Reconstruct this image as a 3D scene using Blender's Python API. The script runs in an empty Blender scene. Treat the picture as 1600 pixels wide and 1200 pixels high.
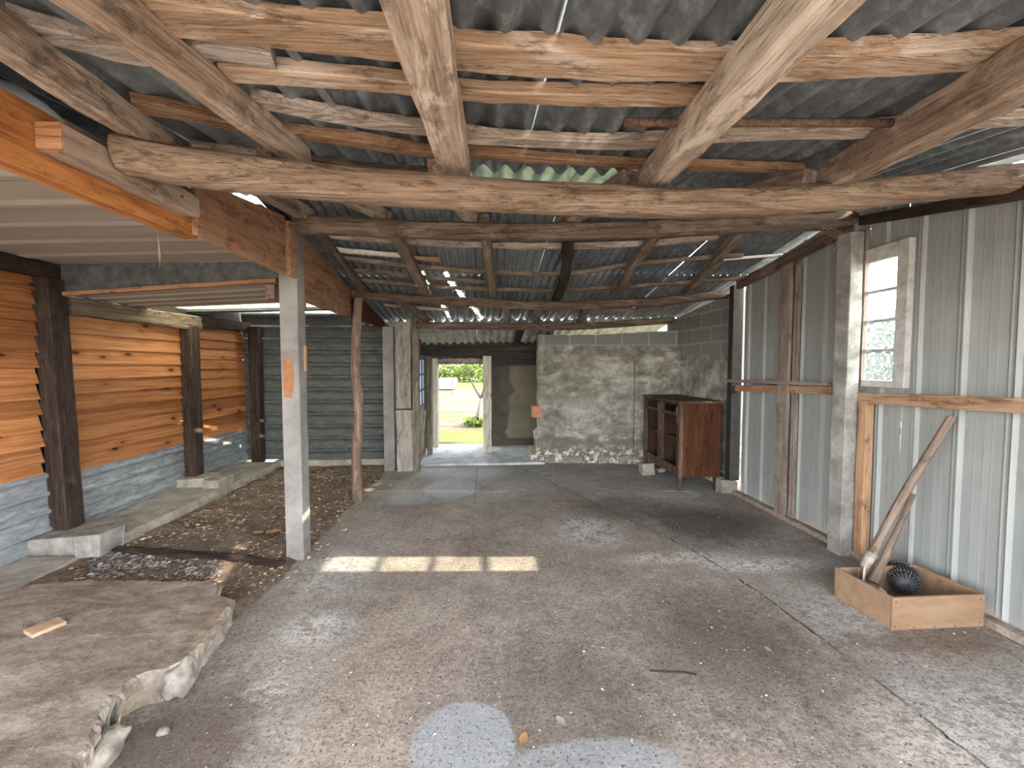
import bpy, bmesh, math, random
from mathutils import Vector, Matrix, noise
R = math.radians
rnd = random.Random(7)
S = bpy.context.scene
COL = S.collection

# ------------------------------------------------------------------ camera, sky, sun, exposure
F_PX, CAM_H = 640.0, 1.55
YAW, PITCH = math.atan(40 / 640), math.atan(29 / 640)
cam_d = bpy.data.cameras.new('camera')
cam_d.sensor_width = 36.0
cam_d.lens = 36.0 * F_PX / 1600
cam_d.clip_start = 0.02
cam = bpy.data.objects.new('camera', cam_d)
COL.objects.link(cam)
cam.location = (0, 0, CAM_H)
cam.rotation_euler = (math.pi / 2 - PITCH, 0, -YAW)
S.camera = cam

S.view_settings.view_transform = 'Standard'
S.view_settings.look = 'None'
S.view_settings.gamma = 1
S.view_settings.use_curve_mapping = False
S.view_settings.exposure = 2.35
S.cycles.max_bounces = 10
S.cycles.diffuse_bounces = 7
S.cycles.transparent_max_bounces = 12
S.cycles.sample_clamp_indirect = 6

world = bpy.data.worlds.new('world')
S.world = world
world.use_nodes = True
wn, wl = world.node_tree.nodes, world.node_tree.links
bg = wn['Background']
sky = wn.new('ShaderNodeTexSky')
sky.sky_type = 'NISHITA'
sky.sun_disc = False
sky.sun_elevation = R(28.7)
sky.sun_rotation = R(90)
hsv = wn.new('ShaderNodeHueSaturation')
hsv.inputs['Saturation'].default_value = 0.24
wl.new(sky.outputs[0], hsv.inputs['Color'])
wl.new(hsv.outputs[0], bg.inputs[0])
bg.inputs[1].default_value = 0.55

sun_d = bpy.data.lights.new('sun', 'SUN')
sun_d.energy = 5.5
sun_d.color = (1.0, 0.88, 0.70)
sun_d.angle = R(0.6)
sun = bpy.data.objects.new('sun', sun_d)
COL.objects.link(sun)
sun.location = (12, 3, 8)
sun.rotation_euler = Vector((1, -0.06, 0.549)).to_track_quat('Z', 'Y').to_euler()

# ------------------------------------------------------------------ view rays -> world points
CAM_M = cam.rotation_euler.to_matrix()
CAM_P = Vector((0, 0, CAM_H))
def ray(px, py): return CAM_M @ Vector((px - 800, 600 - py, -F_PX))
def onY(px, py, Y):
    d = ray(px, py); return CAM_P + d * (Y / d.y)
def onX(px, py, X):
    d = ray(px, py); return CAM_P + d * (X / d.x)
def onZ(px, py, Z):
    d = ray(px, py); return CAM_P + d * ((Z - CAM_H) / d.z)
def onP(px, py, a, b, c=0.0):            # plane z = a + b*Y + c*X
    d = ray(px, py); return CAM_P + d * ((a - CAM_H) / (d.z - b * d.y - c * d.x))

# ------------------------------------------------------------------ material helper
class Mat:
    def __init__(s, name, rough=0.9, metal=0.0, spec=0.3):
        s.m = bpy.data.materials.new(name); s.m.use_nodes = True
        s.n, s.l = s.m.node_tree.nodes, s.m.node_tree.links
        s.b = s.n['Principled BSDF']
        s.b.inputs['Roughness'].default_value = rough
        s.b.inputs['Metallic'].default_value = metal
        s.b.inputs['Specular IOR Level'].default_value = spec
        s.tc = s.n.new('ShaderNodeTexCoord'); s.geo = s.n.new('ShaderNodeNewGeometry')
        s.oi = s.n.new('ShaderNodeObjectInfo')
    def put(s, sock, v):
        if isinstance(v, bpy.types.NodeSocket): s.l.new(v, sock)
        elif isinstance(v, (tuple, list)) and len(v) == 3 and sock.type == 'RGBA': sock.default_value = (*v, 1)
        else: sock.default_value = v
    @property
    def obj(s): return s.tc.outputs['Object']
    @property
    def pos(s): return s.geo.outputs['Position']
    @property
    def island(s): return s.geo.outputs['Random Per Island']
    @property
    def rand(s): return s.oi.outputs['Random']
    def node(s, t, **kw):
        n = s.n.new(t)
        for k, v in kw.items(): setattr(n, k, v)
        return n
    def math(s, op, a, b=0.0, c=None, clamp=False):
        n = s.node('ShaderNodeMath', operation=op, use_clamp=clamp)
        s.put(n.inputs[0], a); s.put(n.inputs[1], b)
        if c is not None: s.put(n.inputs[2], c)
        return n.outputs[0]
    def vadd(s, a, b, op='ADD'):
        n = s.node('ShaderNodeVectorMath', operation=op); s.put(n.inputs[0], a); s.put(n.inputs[1], b); return n.outputs[0]
    def vscale(s, a, k):
        n = s.node('ShaderNodeVectorMath', operation='SCALE'); s.put(n.inputs[0], a); s.put(n.inputs['Scale'], k); return n.outputs[0]
    def vlen(s, a):
        n = s.node('ShaderNodeVectorMath', operation='LENGTH'); s.put(n.inputs[0], a); return n.outputs['Value']
    def map(s, v, scale=(1, 1, 1), loc=(0, 0, 0)):
        n = s.node('ShaderNodeMapping'); s.put(n.inputs[0], v); n.inputs['Scale'].default_value = scale; n.inputs['Location'].default_value = loc
        return n.outputs[0]
    def xyz(s, v):
        n = s.node('ShaderNodeSeparateXYZ'); s.put(n.inputs[0], v); return n.outputs
    def noise(s, v, scale=5, detail=5, rough=0.6, dist=0.0, out=0):
        n = s.node('ShaderNodeTexNoise'); s.put(n.inputs['Vector'], v)
        n.inputs['Scale'].default_value = scale; n.inputs['Detail'].default_value = detail
        n.inputs['Roughness'].default_value = rough; n.inputs['Distortion'].default_value = dist
        return n.outputs[out]
    def voro(s, v, scale=5, feature='F1', out='Distance', rnd_=1.0):
        n = s.node('ShaderNodeTexVoronoi', feature=feature); s.put(n.inputs['Vector'], v)
        n.inputs['Scale'].default_value = scale; n.inputs['Randomness'].default_value = rnd_
        return n.outputs[out]
    def ramp(s, f, stops):
        n = s.node('ShaderNodeValToRGB'); s.put(n.inputs[0], f); e = n.color_ramp.elements
        while len(e) < len(stops): e.new(0.5)
        for x, (p, c) in zip(e, stops): x.position = p; x.color = (*c, 1) if isinstance(c, tuple) else (c, c, c, 1)
        return n.outputs[0]
    def rng(s, v, a, b, c=0.0, d=1.0, smooth=True):
        n = s.node('ShaderNodeMapRange'); n.clamp = True
        if smooth: n.interpolation_type = 'SMOOTHSTEP'
        s.put(n.inputs[0], v)
        for i, k in enumerate((a, b, c, d)): n.inputs[i + 1].default_value = k
        return n.outputs[0]
    def mix(s, f, a, b, mode='MIX'):
        n = s.node('ShaderNodeMix', data_type='RGBA', blend_type=mode)
        s.put(n.inputs[0], f); s.put(n.inputs[6], a); s.put(n.inputs[7], b); return n.outputs[2]
    def curve(s, v, pts):
        n = s.node('ShaderNodeFloatCurve'); s.put(n.inputs['Value'], v); c = n.mapping.curves[0]
        c.points[0].location = pts[0]; c.points[-1].location = pts[-1]
        for p in pts[1:-1]: c.points.new(*p)
        n.mapping.update(); return n.outputs[0]
    def blob(s, P, nz, cx, cy, rx, ry, soft=0.35, wob=0.9):
        d = s.vlen(s.map(P, (1 / rx, 1 / ry, 0), (-cx / rx, -cy / ry, 0)))
        d = s.math('ADD', d, s.math('MULTIPLY', s.math('SUBTRACT', nz, 0.5), wob))
        return s.rng(d, 1.0 + soft * .5, 1.0 - soft * .5)
    def color(s, c): s.put(s.b.inputs['Base Color'], c)
    def rough(s, c): s.put(s.b.inputs['Roughness'], c)
    def bump(s, h, strength=0.5, dist=0.01):
        n = s.node('ShaderNodeBump'); n.inputs['Strength'].default_value = strength; n.inputs['Distance'].default_value = dist
        s.put(n.inputs['Height'], h); s.l.new(n.outputs[0], s.b.inputs['Normal'])

def wood(name, dark, mid, light, pale=None, pale_amt=0.5, gx=1.2, gy=22, bump=0.6, tone=0.25, crack=0.5, axis='x', dirty=0.7):
    """weathered timber, grain along local X"""
    m = Mat(name, 0.88, 0, 0.2)
    off = m.vscale(m.node('ShaderNodeCombineXYZ').outputs[0], 1)
    c = m.node('ShaderNodeCombineXYZ'); 
    for i, k in enumerate((37, 91, 53)): m.put(c.inputs[i], m.math('MULTIPLY', m.rand, k))
    P = m.vadd(m.obj, c.outputs[0])
    if axis != 'x':                     # turn the grain onto another local axis
        xx, yy, zz = m.xyz(P); sw = m.node('ShaderNodeCombineXYZ')
        for i, k in enumerate((yy, xx, zz) if axis == 'y' else (zz, yy, xx)): m.put(sw.inputs[i], k)
        P = sw.outputs[0]
    g = m.noise(m.map(P, (gx, gy, gy)), 1, 8, 0.65, 0.6)
    fine = m.noise(m.map(P, (gx * 3, gy * 3.5, gy * 3.5)), 1, 4, 0.7)
    blot = m.noise(m.map(P, (2.2, 6, 6)), 1, 6, 0.65, 0.8)
    k = m.math('ADD', m.math('MULTIPLY', g, 0.55), m.math('MULTIPLY', fine, 0.45))
    col = m.ramp(k, [(0.36, dark), (0.5, mid), (0.63, light)])
    if pale: col = m.mix(m.math('MULTIPLY', m.rng(blot, 0.48, 0.62), pale_amt), col, pale)
    dirt = m.noise(m.map(P, (6, 16, 16)), 1, 8, 0.75)
    col = m.mix(m.math('MULTIPLY', m.rng(dirt, 0.52, 0.66), dirty), col, tuple(x * 0.55 for x in dark))
    cr = m.noise(m.map(P, (0.9, 34, 34)), 1, 3, 0.5, 0.4)
    crm = m.rng(m.math('ABSOLUTE', m.math('SUBTRACT', cr, 0.5)), 0.02, 0.0)
    crm = m.math('MULTIPLY', crm, m.math('MULTIPLY', m.rng(blot, 0.4, 0.6), crack))
    col = m.mix(crm, col, tuple(x * 0.3 for x in dark))
    br = m.math('ADD', m.math('MULTIPLY', m.rand, tone), 1 - tone / 2)
    col = m.mix(1.0, col, m.node('ShaderNodeCombineColor').outputs[0], 'MULTIPLY') if False else m.mix(1.0, col, m.ramp(m.rand, [(0, (1 - tone, .97 * (1 - tone), 1.0 * (1 - tone))), (1, (1.0, .97, 1.0))]), 'MULTIPLY')
    m.color(col)
    h = m.math('SUBTRACT', m.math('ADD', k, m.math('MULTIPLY', dirt, 0.6)), m.math('MULTIPLY', crm, 0.7))
    m.bump(h, bump, 0.02)
    return m.m

def concrete(name, c0, c1, c2, scale=3, bump=0.35, spots=0.0):
    m = Mat(name, 0.92, 0, 0.2)
    a = m.noise(m.obj, scale, 8, 0.65, 0.3); b = m.noise(m.obj, scale * 22, 4, 0.7)
    k = m.math('ADD', m.math('MULTIPLY', a, 0.72), m.math('MULTIPLY', b, 0.28))
    col = m.ramp(k, [(0.35, c0), (0.5, c1), (0.66, c2)])
    if spots: col = m.mix(m.math('MULTIPLY', m.rng(m.noise(m.obj, scale * 3.1, 6, 0.75), 0.6, 0.68), spots), col, tuple(x * 0.45 for x in c0))
    m.color(col); m.bump(k, bump, 0.02); return m.m

def flat(name, c, rough=0.8, metal=0.0, var=0.15, scale=12, bump=0.15):
    m = Mat(name, rough, metal)
    n = m.noise(m.obj, scale, 5, 0.6)
    m.color(m.ramp(n, [(0.3, tuple(x * (1 - var) for x in c)), (0.7, tuple(min(1, x * (1 + var)) for x in c))]))
    m.bump(n, bump, 0.01); return m.m

def leafy(name, a, b, trans=0.35):
    m = Mat(name, 0.7)
    m.color(m.mix(m.island, a, b))
    if trans:
        t = m.node('ShaderNodeBsdfTranslucent'); m.put(t.inputs[0], m.mix(m.island, a, b))
        mx = m.node('ShaderNodeMixShader'); mx.inputs[0].default_value = trans
        m.l.new(m.b.outputs[0], mx.inputs[1]); m.l.new(t.outputs[0], mx.inputs[2])
        m.l.new(mx.outputs[0], m.n['Material Output'].inputs[0])
    return m.m

M = {}
M['rafter'] = wood('old_rafter_wood', (.13, .085, .055), (.30, .21, .145), (.44, .33, .24), (.56, .45, .35), 0.75)
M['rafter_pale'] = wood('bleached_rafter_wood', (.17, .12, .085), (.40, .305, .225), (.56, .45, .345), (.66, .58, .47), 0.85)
M['batten'] = wood('split_batten_wood', (.17, .10, .055), (.38, .25, .155), (.52, .38, .26), (.60, .50, .40), 0.7)
M['batten_orange'] = wood('orange_batten_wood', (.14, .07, .035), (.31, .175, .095), (.42, .27, .165), (.5, .38, .28), 0.3)
M['batten_grey'] = wood('grey_batten_wood', (.15, .11, .08), (.33, .26, .20), (.50, .42, .34), (.60, .53, .46), 0.7)
M['log'] = wood('log_wood', (.09, .06, .04), (.24, .165, .11), (.34, .25, .17), (.40, .31, .23), 0.4, gy=30, bump=0.9)
M['log_dark'] = wood('dark_log_wood', (.05, .036, .026), (.14, .10, .07), (.23, .175, .125), (.34, .27, .21), 0.4, gy=30, bump=0.9)
M['rear_rafter'] = wood('rear_rafter_wood', (.07, .05, .036), (.18, .135, .095), (.29, .225, .165), (.36, .29, .22), 0.5)
M['beam_orange'] = wood('orange_beam_wood', (.17, .062, .016), (.36, .145, .042), (.45, .21, .08), None, gy=12, bump=0.3, tone=0.1)
M['fascia'] = wood('brown_board_wood', (.15, .075, .035), (.31, .17, .09), (.40, .24, .14), (.33, .23, .16), 0.5, gy=9, bump=0.3, tone=0.15)
M['fascia_y'] = wood('brown_fascia_wood', (.13, .065, .032), (.27, .145, .078), (.36, .21, .12), (.29, .20, .14), 0.4, gy=10, bump=0.25, tone=0.12, crack=.2, axis='y')
M['brace'] = wood('dusty_brace_wood', (.16, .11, .075), (.30, .22, .16), (.38, .29, .22), (.36, .30, .24), 0.5, gy=10, bump=0.3)
M['end_orange'] = wood('fresh_end_wood', (.26, .115, .045), (.38, .18, .085), (.44, .24, .125), None, tone=0.1)
M['dark_post'] = wood('dark_post_wood', (.014, .009, .007), (.038, .025, .018), (.08, .054, .039), (.11, .08, .06), 0.3)
M['pole'] = wood('peeled_pole_wood', (.09, .06, .04), (.20, .14, .10), (.30, .22, .16), (.46, .36, .26), 0.5, gy=40)
M['stud'] = wood('orange_stud_wood', (.18, .09, .045), (.34, .20, .11), (.44, .29, .17), (.5, .38, .28), 0.4, gy=14, bump=0.3)
M['stud_grey'] = wood('grey_stud_wood', (.14, .105, .08), (.28, .225, .18), (.38, .31, .26), (.42, .37, .32), 0.5, gy=14)
M['board_grey'] = wood('grey_board_wood', (.16, .14, .115), (.30, .275, .235), (.40, .37, .32), (.46, .43, .38), 0.5, gy=12)
M['post_olive'] = wood('olive_post_wood', (.07, .06, .045), (.17, .15, .11), (.27, .24, .18), None, gy=14)
M['jamb'] = wood('pale_jamb_wood', (.28, .26, .19), (.52, .48, .38), (.66, .62, .52), None, gy=14)
M['handle'] = wood('tool_handle_wood', (.085, .06, .045), (.18, .135, .10), (.27, .205, .155), (.29, .23, .175), 0.4, gy=18, tone=0.05)
M['box'] = wood('box_panel_wood', (.19, .12, .07), (.245, .158, .094), (.28, .188, .118), None, gy=5, bump=0.1, tone=0.05, crack=0.0, dirty=.15)
M['offcut'] = wood('offcut_wood', (.27, .175, .10), (.38, .265, .165), (.46, .34, .22), None, gy=16, tone=0.05, crack=0, dirty=.1)
M['side_wood'] = wood('sideboard_wood', (.030, .011, .005), (.062, .023, .009), (.092, .037, .015), None, gy=14, bump=0.12, tone=0.05, crack=0, axis='z')
M['side_pale'] = wood('sideboard_worn_wood', (.04, .024, .015), (.085, .054, .035), (.14, .096, .065), (.19, .14, .10), 0.4, gy=18, tone=0.05, axis='z')
M['side_in'] = wood('sideboard_inside_wood', (.028, .015, .009), (.058, .033, .02), (.09, .053, .032), None, gy=8, tone=0.05, axis='z')
M['post_conc'] = concrete('post_concrete', (.125, .115, .106), (.195, .184, .172), (.26, .247, .232), 4, 0.3)
M['post_stained'] = concrete('stained_post_concrete', (.13, .12, .105), (.25, .235, .215), (.40, .385, .365), 6, 0.5, 0.5)
M['kerb'] = concrete('kerb_concrete', (.17, .15, .125), (.28, .25, .215), (.40, .365, .32), 6, 0.5, 0.3)
M['pale_floor'] = concrete('pale_passage_concrete', (.24, .24, .24), (.42, .43, .43), (.60, .61, .61), 5, 0.6, 0.2)
M['block'] = concrete('dark_block_concrete', (.13, .115, .10), (.24, .215, .19), (.36, .33, .29), 7, 0.5)
M['rubble'] = concrete('white_rubble', (.13, .112, .095), (.225, .20, .175), (.36, .335, .305), 16, 0.9, 0.6)
M['steel_dark'] = flat('galvanised_dark', (.085, .088, .088), 0.55, 0.3, 0.45, 14)
M['rust'] = flat('rust', (.105, .062, .04), 0.9, 0.1, 0.6, 60, 0.6)
M['iron'] = flat('cast_iron', (.05, .052, .055), 0.55, 0.5, 0.4, 20)
M['iron_grey'] = flat('dull_steel', (.11, .11, .112), 0.6, 0.4, 0.3, 25)
M['iron_pale'] = flat('worn_steel', (.34, .30, .26), 0.6, 0.3, 0.3, 25)
M['stone'] = concrete('beige_stone', (.30, .24, .18), (.42, .34, .26), (.5, .42, .34), 14)
M['terracotta'] = flat('terracotta', (.42, .19, .11), 0.9, 0, 0.25, 18, 0.3)
M['patch_orange'] = flat('orange_patch', (.25, .115, .055), 0.9, 0, 0.2, 18, 0.3)
M['white_paint'] = concrete('flaking_white_paint', (.19, .17, .15), (.31, .295, .275), (.41, .395, .38), 9, 0.5, 0.7)
M['window_paint'] = concrete('weathered_window_paint', (.26, .235, .21), (.44, .42, .40), (.56, .545, .53), 9, 0.5, 0.5)
M['white_wood'] = flat('whitewashed_wood', (.66, .60, .55), 0.9, 0, 0.25, 30, 0.3)
M['black'] = flat('black_paint', (.025, .025, .026), 0.6, 0, 0.4, 10)
M['lintel'] = wood('dark_lintel_wood', (.025, .022, .018), (.055, .05, .042), (.085, .078, .065), None)
M['tin'] = flat('pale_tin', (.80, .84, .87), 0.45, 0.0, 0.12, 5)
M['panel_olive'] = flat('olive_board', (.15, .13, .095), 0.95, 0, 0.15, 6)
M['panel_dark'] = flat('dark_olive_board', (.075, .068, .05), 0.95, 0, 0.25, 5)
M['white_bit'] = flat('white_scrap', (.7, .68, .64), 0.9, 0, 0.1, 12)
M['blue'] = flat('pale_blue_cover', (.11, .15, .19), 0.7, 0, 0.15, 3)
M['leaf_dry'] = leafy('dry_leaf', (.30, .15, .06), (.46, .27, .13), 0.2)
M['litter'] = leafy('leaf_litter', (.10, .07, .05), (.46, .35, .25), 0)
M['chips'] = leafy('floor_chips', (.10, .08, .06), (.62, .56, .48), 0)
M['ash'] = leafy('ash_flakes', (.035, .036, .038), (.42, .41, .40), 0)
M['leaves'] = leafy('tree_leaves', (.05, .085, .015), (.16, .21, .05), 0.35)
M['hedge'] = leafy('hedge_leaves', (.012, .018, .012), (.07, .09, .07), 0.2)
M['bark'] = concrete('sapling_bark', (.05, .045, .04), (.09, .082, .075), (.14, .125, .11), 20)

# corrugated roof sheets (underside)
m = Mat('galvanised_roof_sheet', 0.5, 0.25, 0.4)
sp = m.voro(m.vadd(m.pos, m.vscale(m.noise(m.pos, 14, 4, .6, 0, 1), .08)), 26, out='Color')
spv = m.xyz(sp)[0]
big = m.noise(m.map(m.pos, (3, .8, 3)), 1.5, 6, .65)
k = m.math('ADD', m.math('MULTIPLY', spv, .14), m.math('MULTIPLY', m.noise(m.map(m.pos, (1.4, .7, 1)), 16, 6, .66, .6), .86))
col = m.ramp(k, [(.34, (.088, .098, .108)), (.52, (.14, .154, .170)), (.68, (.245, .265, .29))])
col = m.mix(m.math('MULTIPLY', m.rng(big, .5, .68), .5), col, (.07, .073, .074))
col = m.mix(m.math('MULTIPLY', m.rng(m.island, .55, .8), .4), col, (.24, .25, .26))
m.color(col); m.bump(k, .15, .01); M['roof'] = m.m
m = Mat('pale_old_roof_sheet', 0.7, 0.1)
k = m.noise(m.map(m.pos, (4, .9, 4)), 3, 7, .7)
m.color(m.ramp(k, [(.3, (.22, .22, .19)), (.5, (.50, .50, .46)), (.7, (.72, .72, .68))])); m.bump(k, .2, .01); M['roof_pale'] = m.m
m = Mat('lap_light_sheet', 0.5)
k = m.noise(m.map(m.pos, (5, 1.5, 5)), 3, 6, .7)
c = m.ramp(k, [(.35, (.05, .065, .045)), (.65, (.13, .16, .09))]); m.color(m.mix(.5, c, (.08, .09, .08)))
t = m.node('ShaderNodeBsdfTranslucent'); m.put(t.inputs[0], c); mx = m.node('ShaderNodeMixShader'); mx.inputs[0].default_value = .14
m.l.new(m.b.outputs[0], mx.inputs[1]); m.l.new(t.outputs[0], mx.inputs[2]); m.l.new(mx.outputs[0], m.n['Material Output'].inputs[0])
M['roof_lap_light'] = m.m  # translucent green stands in for daylight leaking through the sheet lap

m = Mat('translucent_yellow_sheet', 0.5); k = m.noise(m.map(m.pos, (1, 7, 1)), 3, 6, .7)
c = m.ramp(k, [(.35, (.40, .40, .24)), (.65, (.78, .78, .58))]); m.color(c); t = m.node('ShaderNodeBsdfTranslucent'); m.put(t.inputs[0], c); mx = m.node('ShaderNodeMixShader'); mx.inputs[0].default_value = .8
m.l.new(m.b.outputs[0], mx.inputs[1]); m.l.new(t.outputs[0], mx.inputs[2]); m.l.new(mx.outputs[0], m.n['Material Output'].inputs[0])
M['clear_yellow'] = m.m
m = Mat('dirty_slot_sheet', 0.6); c = m.ramp(m.noise(m.map(m.pos, (9, 2, 1)), 5, 6, .7), [(.35, (.16, .17, .08)), (.65, (.42, .43, .26))]); m.color(c)
t = m.node('ShaderNodeBsdfTranslucent'); m.put(t.inputs[0], c); mx = m.node('ShaderNodeMixShader'); mx.inputs[0].default_value = .6
m.l.new(m.b.outputs[0], mx.inputs[1]); m.l.new(t.outputs[0], mx.inputs[2]); m.l.new(mx.outputs[0], m.n['Material Output'].inputs[0]); M['slot_sheet'] = m.m
# pale grey wall sheets
m = Mat('pale_wall_sheet', 0.55, 0.0, 0.35)
st = m.noise(m.map(m.pos, (9, 9, .5)), 1, 6, .6); sp = m.noise(m.pos, 34, 4, .7); bl = m.noise(m.pos, 2.2, 5, .65)
col = m.ramp(st, [(.3, (.225, .232, .225)), (.7, (.30, .308, .298))])
col = m.mix(m.math('MULTIPLY', m.rng(bl, .5, .7), .35), col, (.35, .36, .34))
col = m.mix(m.math('MULTIPLY', m.rng(sp, .70, .76), .6), col, (.14, .13, .11))
col = m.mix(m.math('MULTIPLY', m.rng(m.noise(m.map(m.pos, (6, 6, 1.2)), 3, 6, .7), .52, .68), .35), col, (.17, .165, .15))
m.color(col); m.bump(st, .02, .01); M['sheet_wall'] = m.m
# lean-to ceiling panel
m = Mat('ceiling_panel', 0.7, 0, .3)
st = m.noise(m.map(m.pos, (.5, 5, 5)), 1, 6, .6)
m.color(m.ramp(st, [(.3, (.25, .215, .18)), (.7, (.34, .30, .26))])); M['panel'] = m.m
# galvanised wall base
m = Mat('galvanised_wall', 0.5, 0.25, .4)
k = m.noise(m.map(m.pos, (3, 2, 6)), 3, 7, .7, .8)
m.color(m.ramp(k, [(.3, (.13, .14, .155)), (.5, (.24, .255, .275)), (.72, (.40, .415, .43))])); m.bump(k, .15, .01); M['galv'] = m.m
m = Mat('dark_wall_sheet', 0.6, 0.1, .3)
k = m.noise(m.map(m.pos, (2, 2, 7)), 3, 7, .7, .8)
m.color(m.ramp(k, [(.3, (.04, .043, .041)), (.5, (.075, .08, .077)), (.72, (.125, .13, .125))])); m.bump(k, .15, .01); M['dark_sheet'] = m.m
# pine clapboards
m = Mat('pine_boards', 0.65, 0, .3)
off = m.node('ShaderNodeCombineXYZ'); m.put(off.inputs[1], m.math('MULTIPLY', m.island, 47)); m.put(off.inputs[2], m.math('MULTIPLY', m.island, 13))
P = m.vadd(m.pos, off.outputs[0])
dist = m.noise(m.map(P, (1, 2.0, 6)), 1.5, 3, .5, 0, 1)
Pd = m.vadd(P, m.vscale(dist, .05))
g = m.noise(m.map(Pd, (3, 1.0, 46)), 1, 7, .65, .4)
col = m.ramp(g, [(.3, (.17, .062, .022)), (.48, (.35, .145, .052)), (.68, (.46, .225, .095))])
kn = m.voro(m.map(P, (.01, 2.9, 7.2)), 1, rnd_=1.0)
col = m.mix(m.math('MULTIPLY', m.rng(kn, .38, .15), .5), col, (.22, .07, .02))
col = m.mix(m.rng(kn, .15, .10), col, (.045, .018, .008))
tone = m.ramp(m.island, [(0, (.58, .50, .44)), (.5, (.85, .82, .78)), (1, (1.15, 1.12, 1.08))])
col = m.mix(1.0, col, tone, 'MULTIPLY')
m.color(col); m.bump(g, .25, .01); M['pine'] = m.m

# floor: old screed, three pours, crack, stains
m = Mat('floor_screed', 0.93, 0, .22)
P = m.pos; X, Y, Z = m.xyz(P)
n1 = m.noise(P, 1.6, 8, .65, .4); n2 = m.noise(P, 7, 8, .7); n3 = m.noise(P, 60, 5, .75); n4 = m.noise(P, 190, 3, .7)
wob = m.math('MULTIPLY', m.math('SUBTRACT', n2, .5), .16)
n5 = m.noise(m.map(P, (1, 1.3, 1)), 24, 6, .75, .3)
k = m.math('ADD', m.math('ADD', m.math('MULTIPLY', n1, .24), m.math('MULTIPLY', n5, .26)), m.math('ADD', m.math('MULTIPLY', n2, .18), m.math('MULTIPLY', n3, .32)))
mid = m.ramp(k, [(.38, (.092, .069, .053)), (.48, (.235, .190, .155)), (.58, (.40, .335, .28))])
gr = m.ramp(k, [(.38, (.125, .104, .088)), (.49, (.255, .222, .195)), (.60, (.41, .37, .33))])
Xw = m.math('ADD', X, wob)
left = m.rng(m.math('ADD', Xw, m.math('MULTIPLY', Y, .02)), -.70, -.78)
xc = m.math('SUBTRACT', m.math('MULTIPLY', m.curve(m.math('DIVIDE', Y, 8), [(0, .735), (.24, .728), (.336, .712), (.415, .678), (.49, .615), (.61, .515), (.74, .40), (1, .2)]), 4), 1)
cx = m.math('SUBTRACT', m.math('ADD', X, m.math('MULTIPLY', wob, .5)), xc)
right = m.rng(cx, -.01, .05)
far = m.rng(m.math('ADD', Y, m.math('MULTIPLY', wob, 2)), 4.55, 4.7)
col = m.mix(m.math('MULTIPLY', left, .85), mid, gr)
col = m.mix(m.math('MULTIPLY', right, .75), col, gr)
col = m.mix(m.math('MULTIPLY', far, .6), col, m.ramp(k, [(.38, (.125, .123, .113)), (.49, (.28, .274, .255)), (.60, (.45, .445, .42))]))
crack = m.math('MULTIPLY', m.rng(m.math('ABSOLUTE', cx), .012, .002), m.rng(n2, .40, .58))
seam = m.math('MULTIPLY', m.rng(m.math('ABSOLUTE', m.math('SUBTRACT', m.math('ADD', Y, m.math('ADD', wob, m.math('MULTIPLY', X, -.12))), 4.62)), .013, .003), m.math('MULTIPLY', m.rng(n2, .42, .6), .7))
seam2 = m.math('MULTIPLY', m.math('MULTIPLY', m.rng(m.math('ABSOLUTE', m.math('ADD', m.math('ADD', X, m.math('MULTIPLY', wob, .4)), .14)), .009, .002), far), .5)
nw = m.math('ADD', m.math('MULTIPLY', n2, .55), m.math('MULTIPLY', n5, .45))
def stain(c, col_, amt, *a, **kw):
    k_ = m.math('MULTIPLY', m.blob(P, nw, *a, **kw), amt)
    if col_ is white: k_ = m.math('MULTIPLY', k_, m.rng(m.math('ADD', m.math('MULTIPLY', n5, .6), m.math('MULTIPLY', n2, .4)), .43, .56, .15, 1.0))
    return m.mix(k_, c, col_)
white = m.ramp(k, [(.36, (.30, .28, .255)), (.58, (.66, .63, .59))])
col = stain(col, white, .9, .95, 3.75, .32, .38, soft=.9, wob=3.2)
col = stain(col, white, .9, 1.55, 3.15, .5, .10, soft=.9, wob=3.6)
col = stain(col, white, 1.0, 2.15, 3.0, .5, .12, soft=.9, wob=3.4)
col = stain(col, white, .5, -1.15, 3.1, .3, .35, soft=.9, wob=1.9)
col = stain(col, white, .6, -1.0, 2.42, .22, .16, soft=.9, wob=1.9)
col = stain(col, white, .6, -1.05, 1.95, .12, .07, soft=.9, wob=1.9)
col = stain(col, white, .35, 2.35, 2.35, .5, .3, soft=.9, wob=2.2)
col = stain(col, white, .45, 2.4, 1.5, .9, .35, soft=.9, wob=2.2)
col = stain(col, (.14, .085, .05), .6, 2.55, 2.1, .5, .12, soft=.8, wob=2.4)
col = stain(col, (.035, .033, .03), .75, 2.15, 3.85, .55, .42, soft=1.0, wob=1.2)
col = stain(col, (.06, .05, .042), .55, 1.5, 4.3, .5, .35, soft=1.0, wob=1.4)
col = stain(col, (.085, .06, .042), .75, -1.27, 1.45, .34, .6, soft=.7, wob=1.0)
col = stain(col, (.07, .052, .038), .55, 1.3, 2.1, .5, .5, soft=1.2, wob=1.3)
col = stain(col, (.06, .05, .04), .5, .35, 1.75, .5, .45, soft=1.2, wob=1.3)
bl = m.ramp(k, [(.34, (.19, .192, .195)), (.6, (.35, .355, .36))])
col = stain(col, bl, .9, -.10, 1.63, .215, .20, soft=.12, wob=.7)
col = stain(col, bl, .7, .42, 1.50, .34, .11, soft=.3, wob=1.0)
lt = m.ramp(k, [(.34, (.26, .27, .275)), (.6, (.50, .51, .52))])
col = stain(col, lt, .8, -.45, 5.15, .34, .40, soft=.25, wob=1.0)
col = stain(col, lt, .5, -.9, 4.75, .22, .20, soft=.4, wob=1.3)
col = stain(col, lt, .6, -.35, 6.0, .6, .5, soft=.5, wob=1.0)
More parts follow.
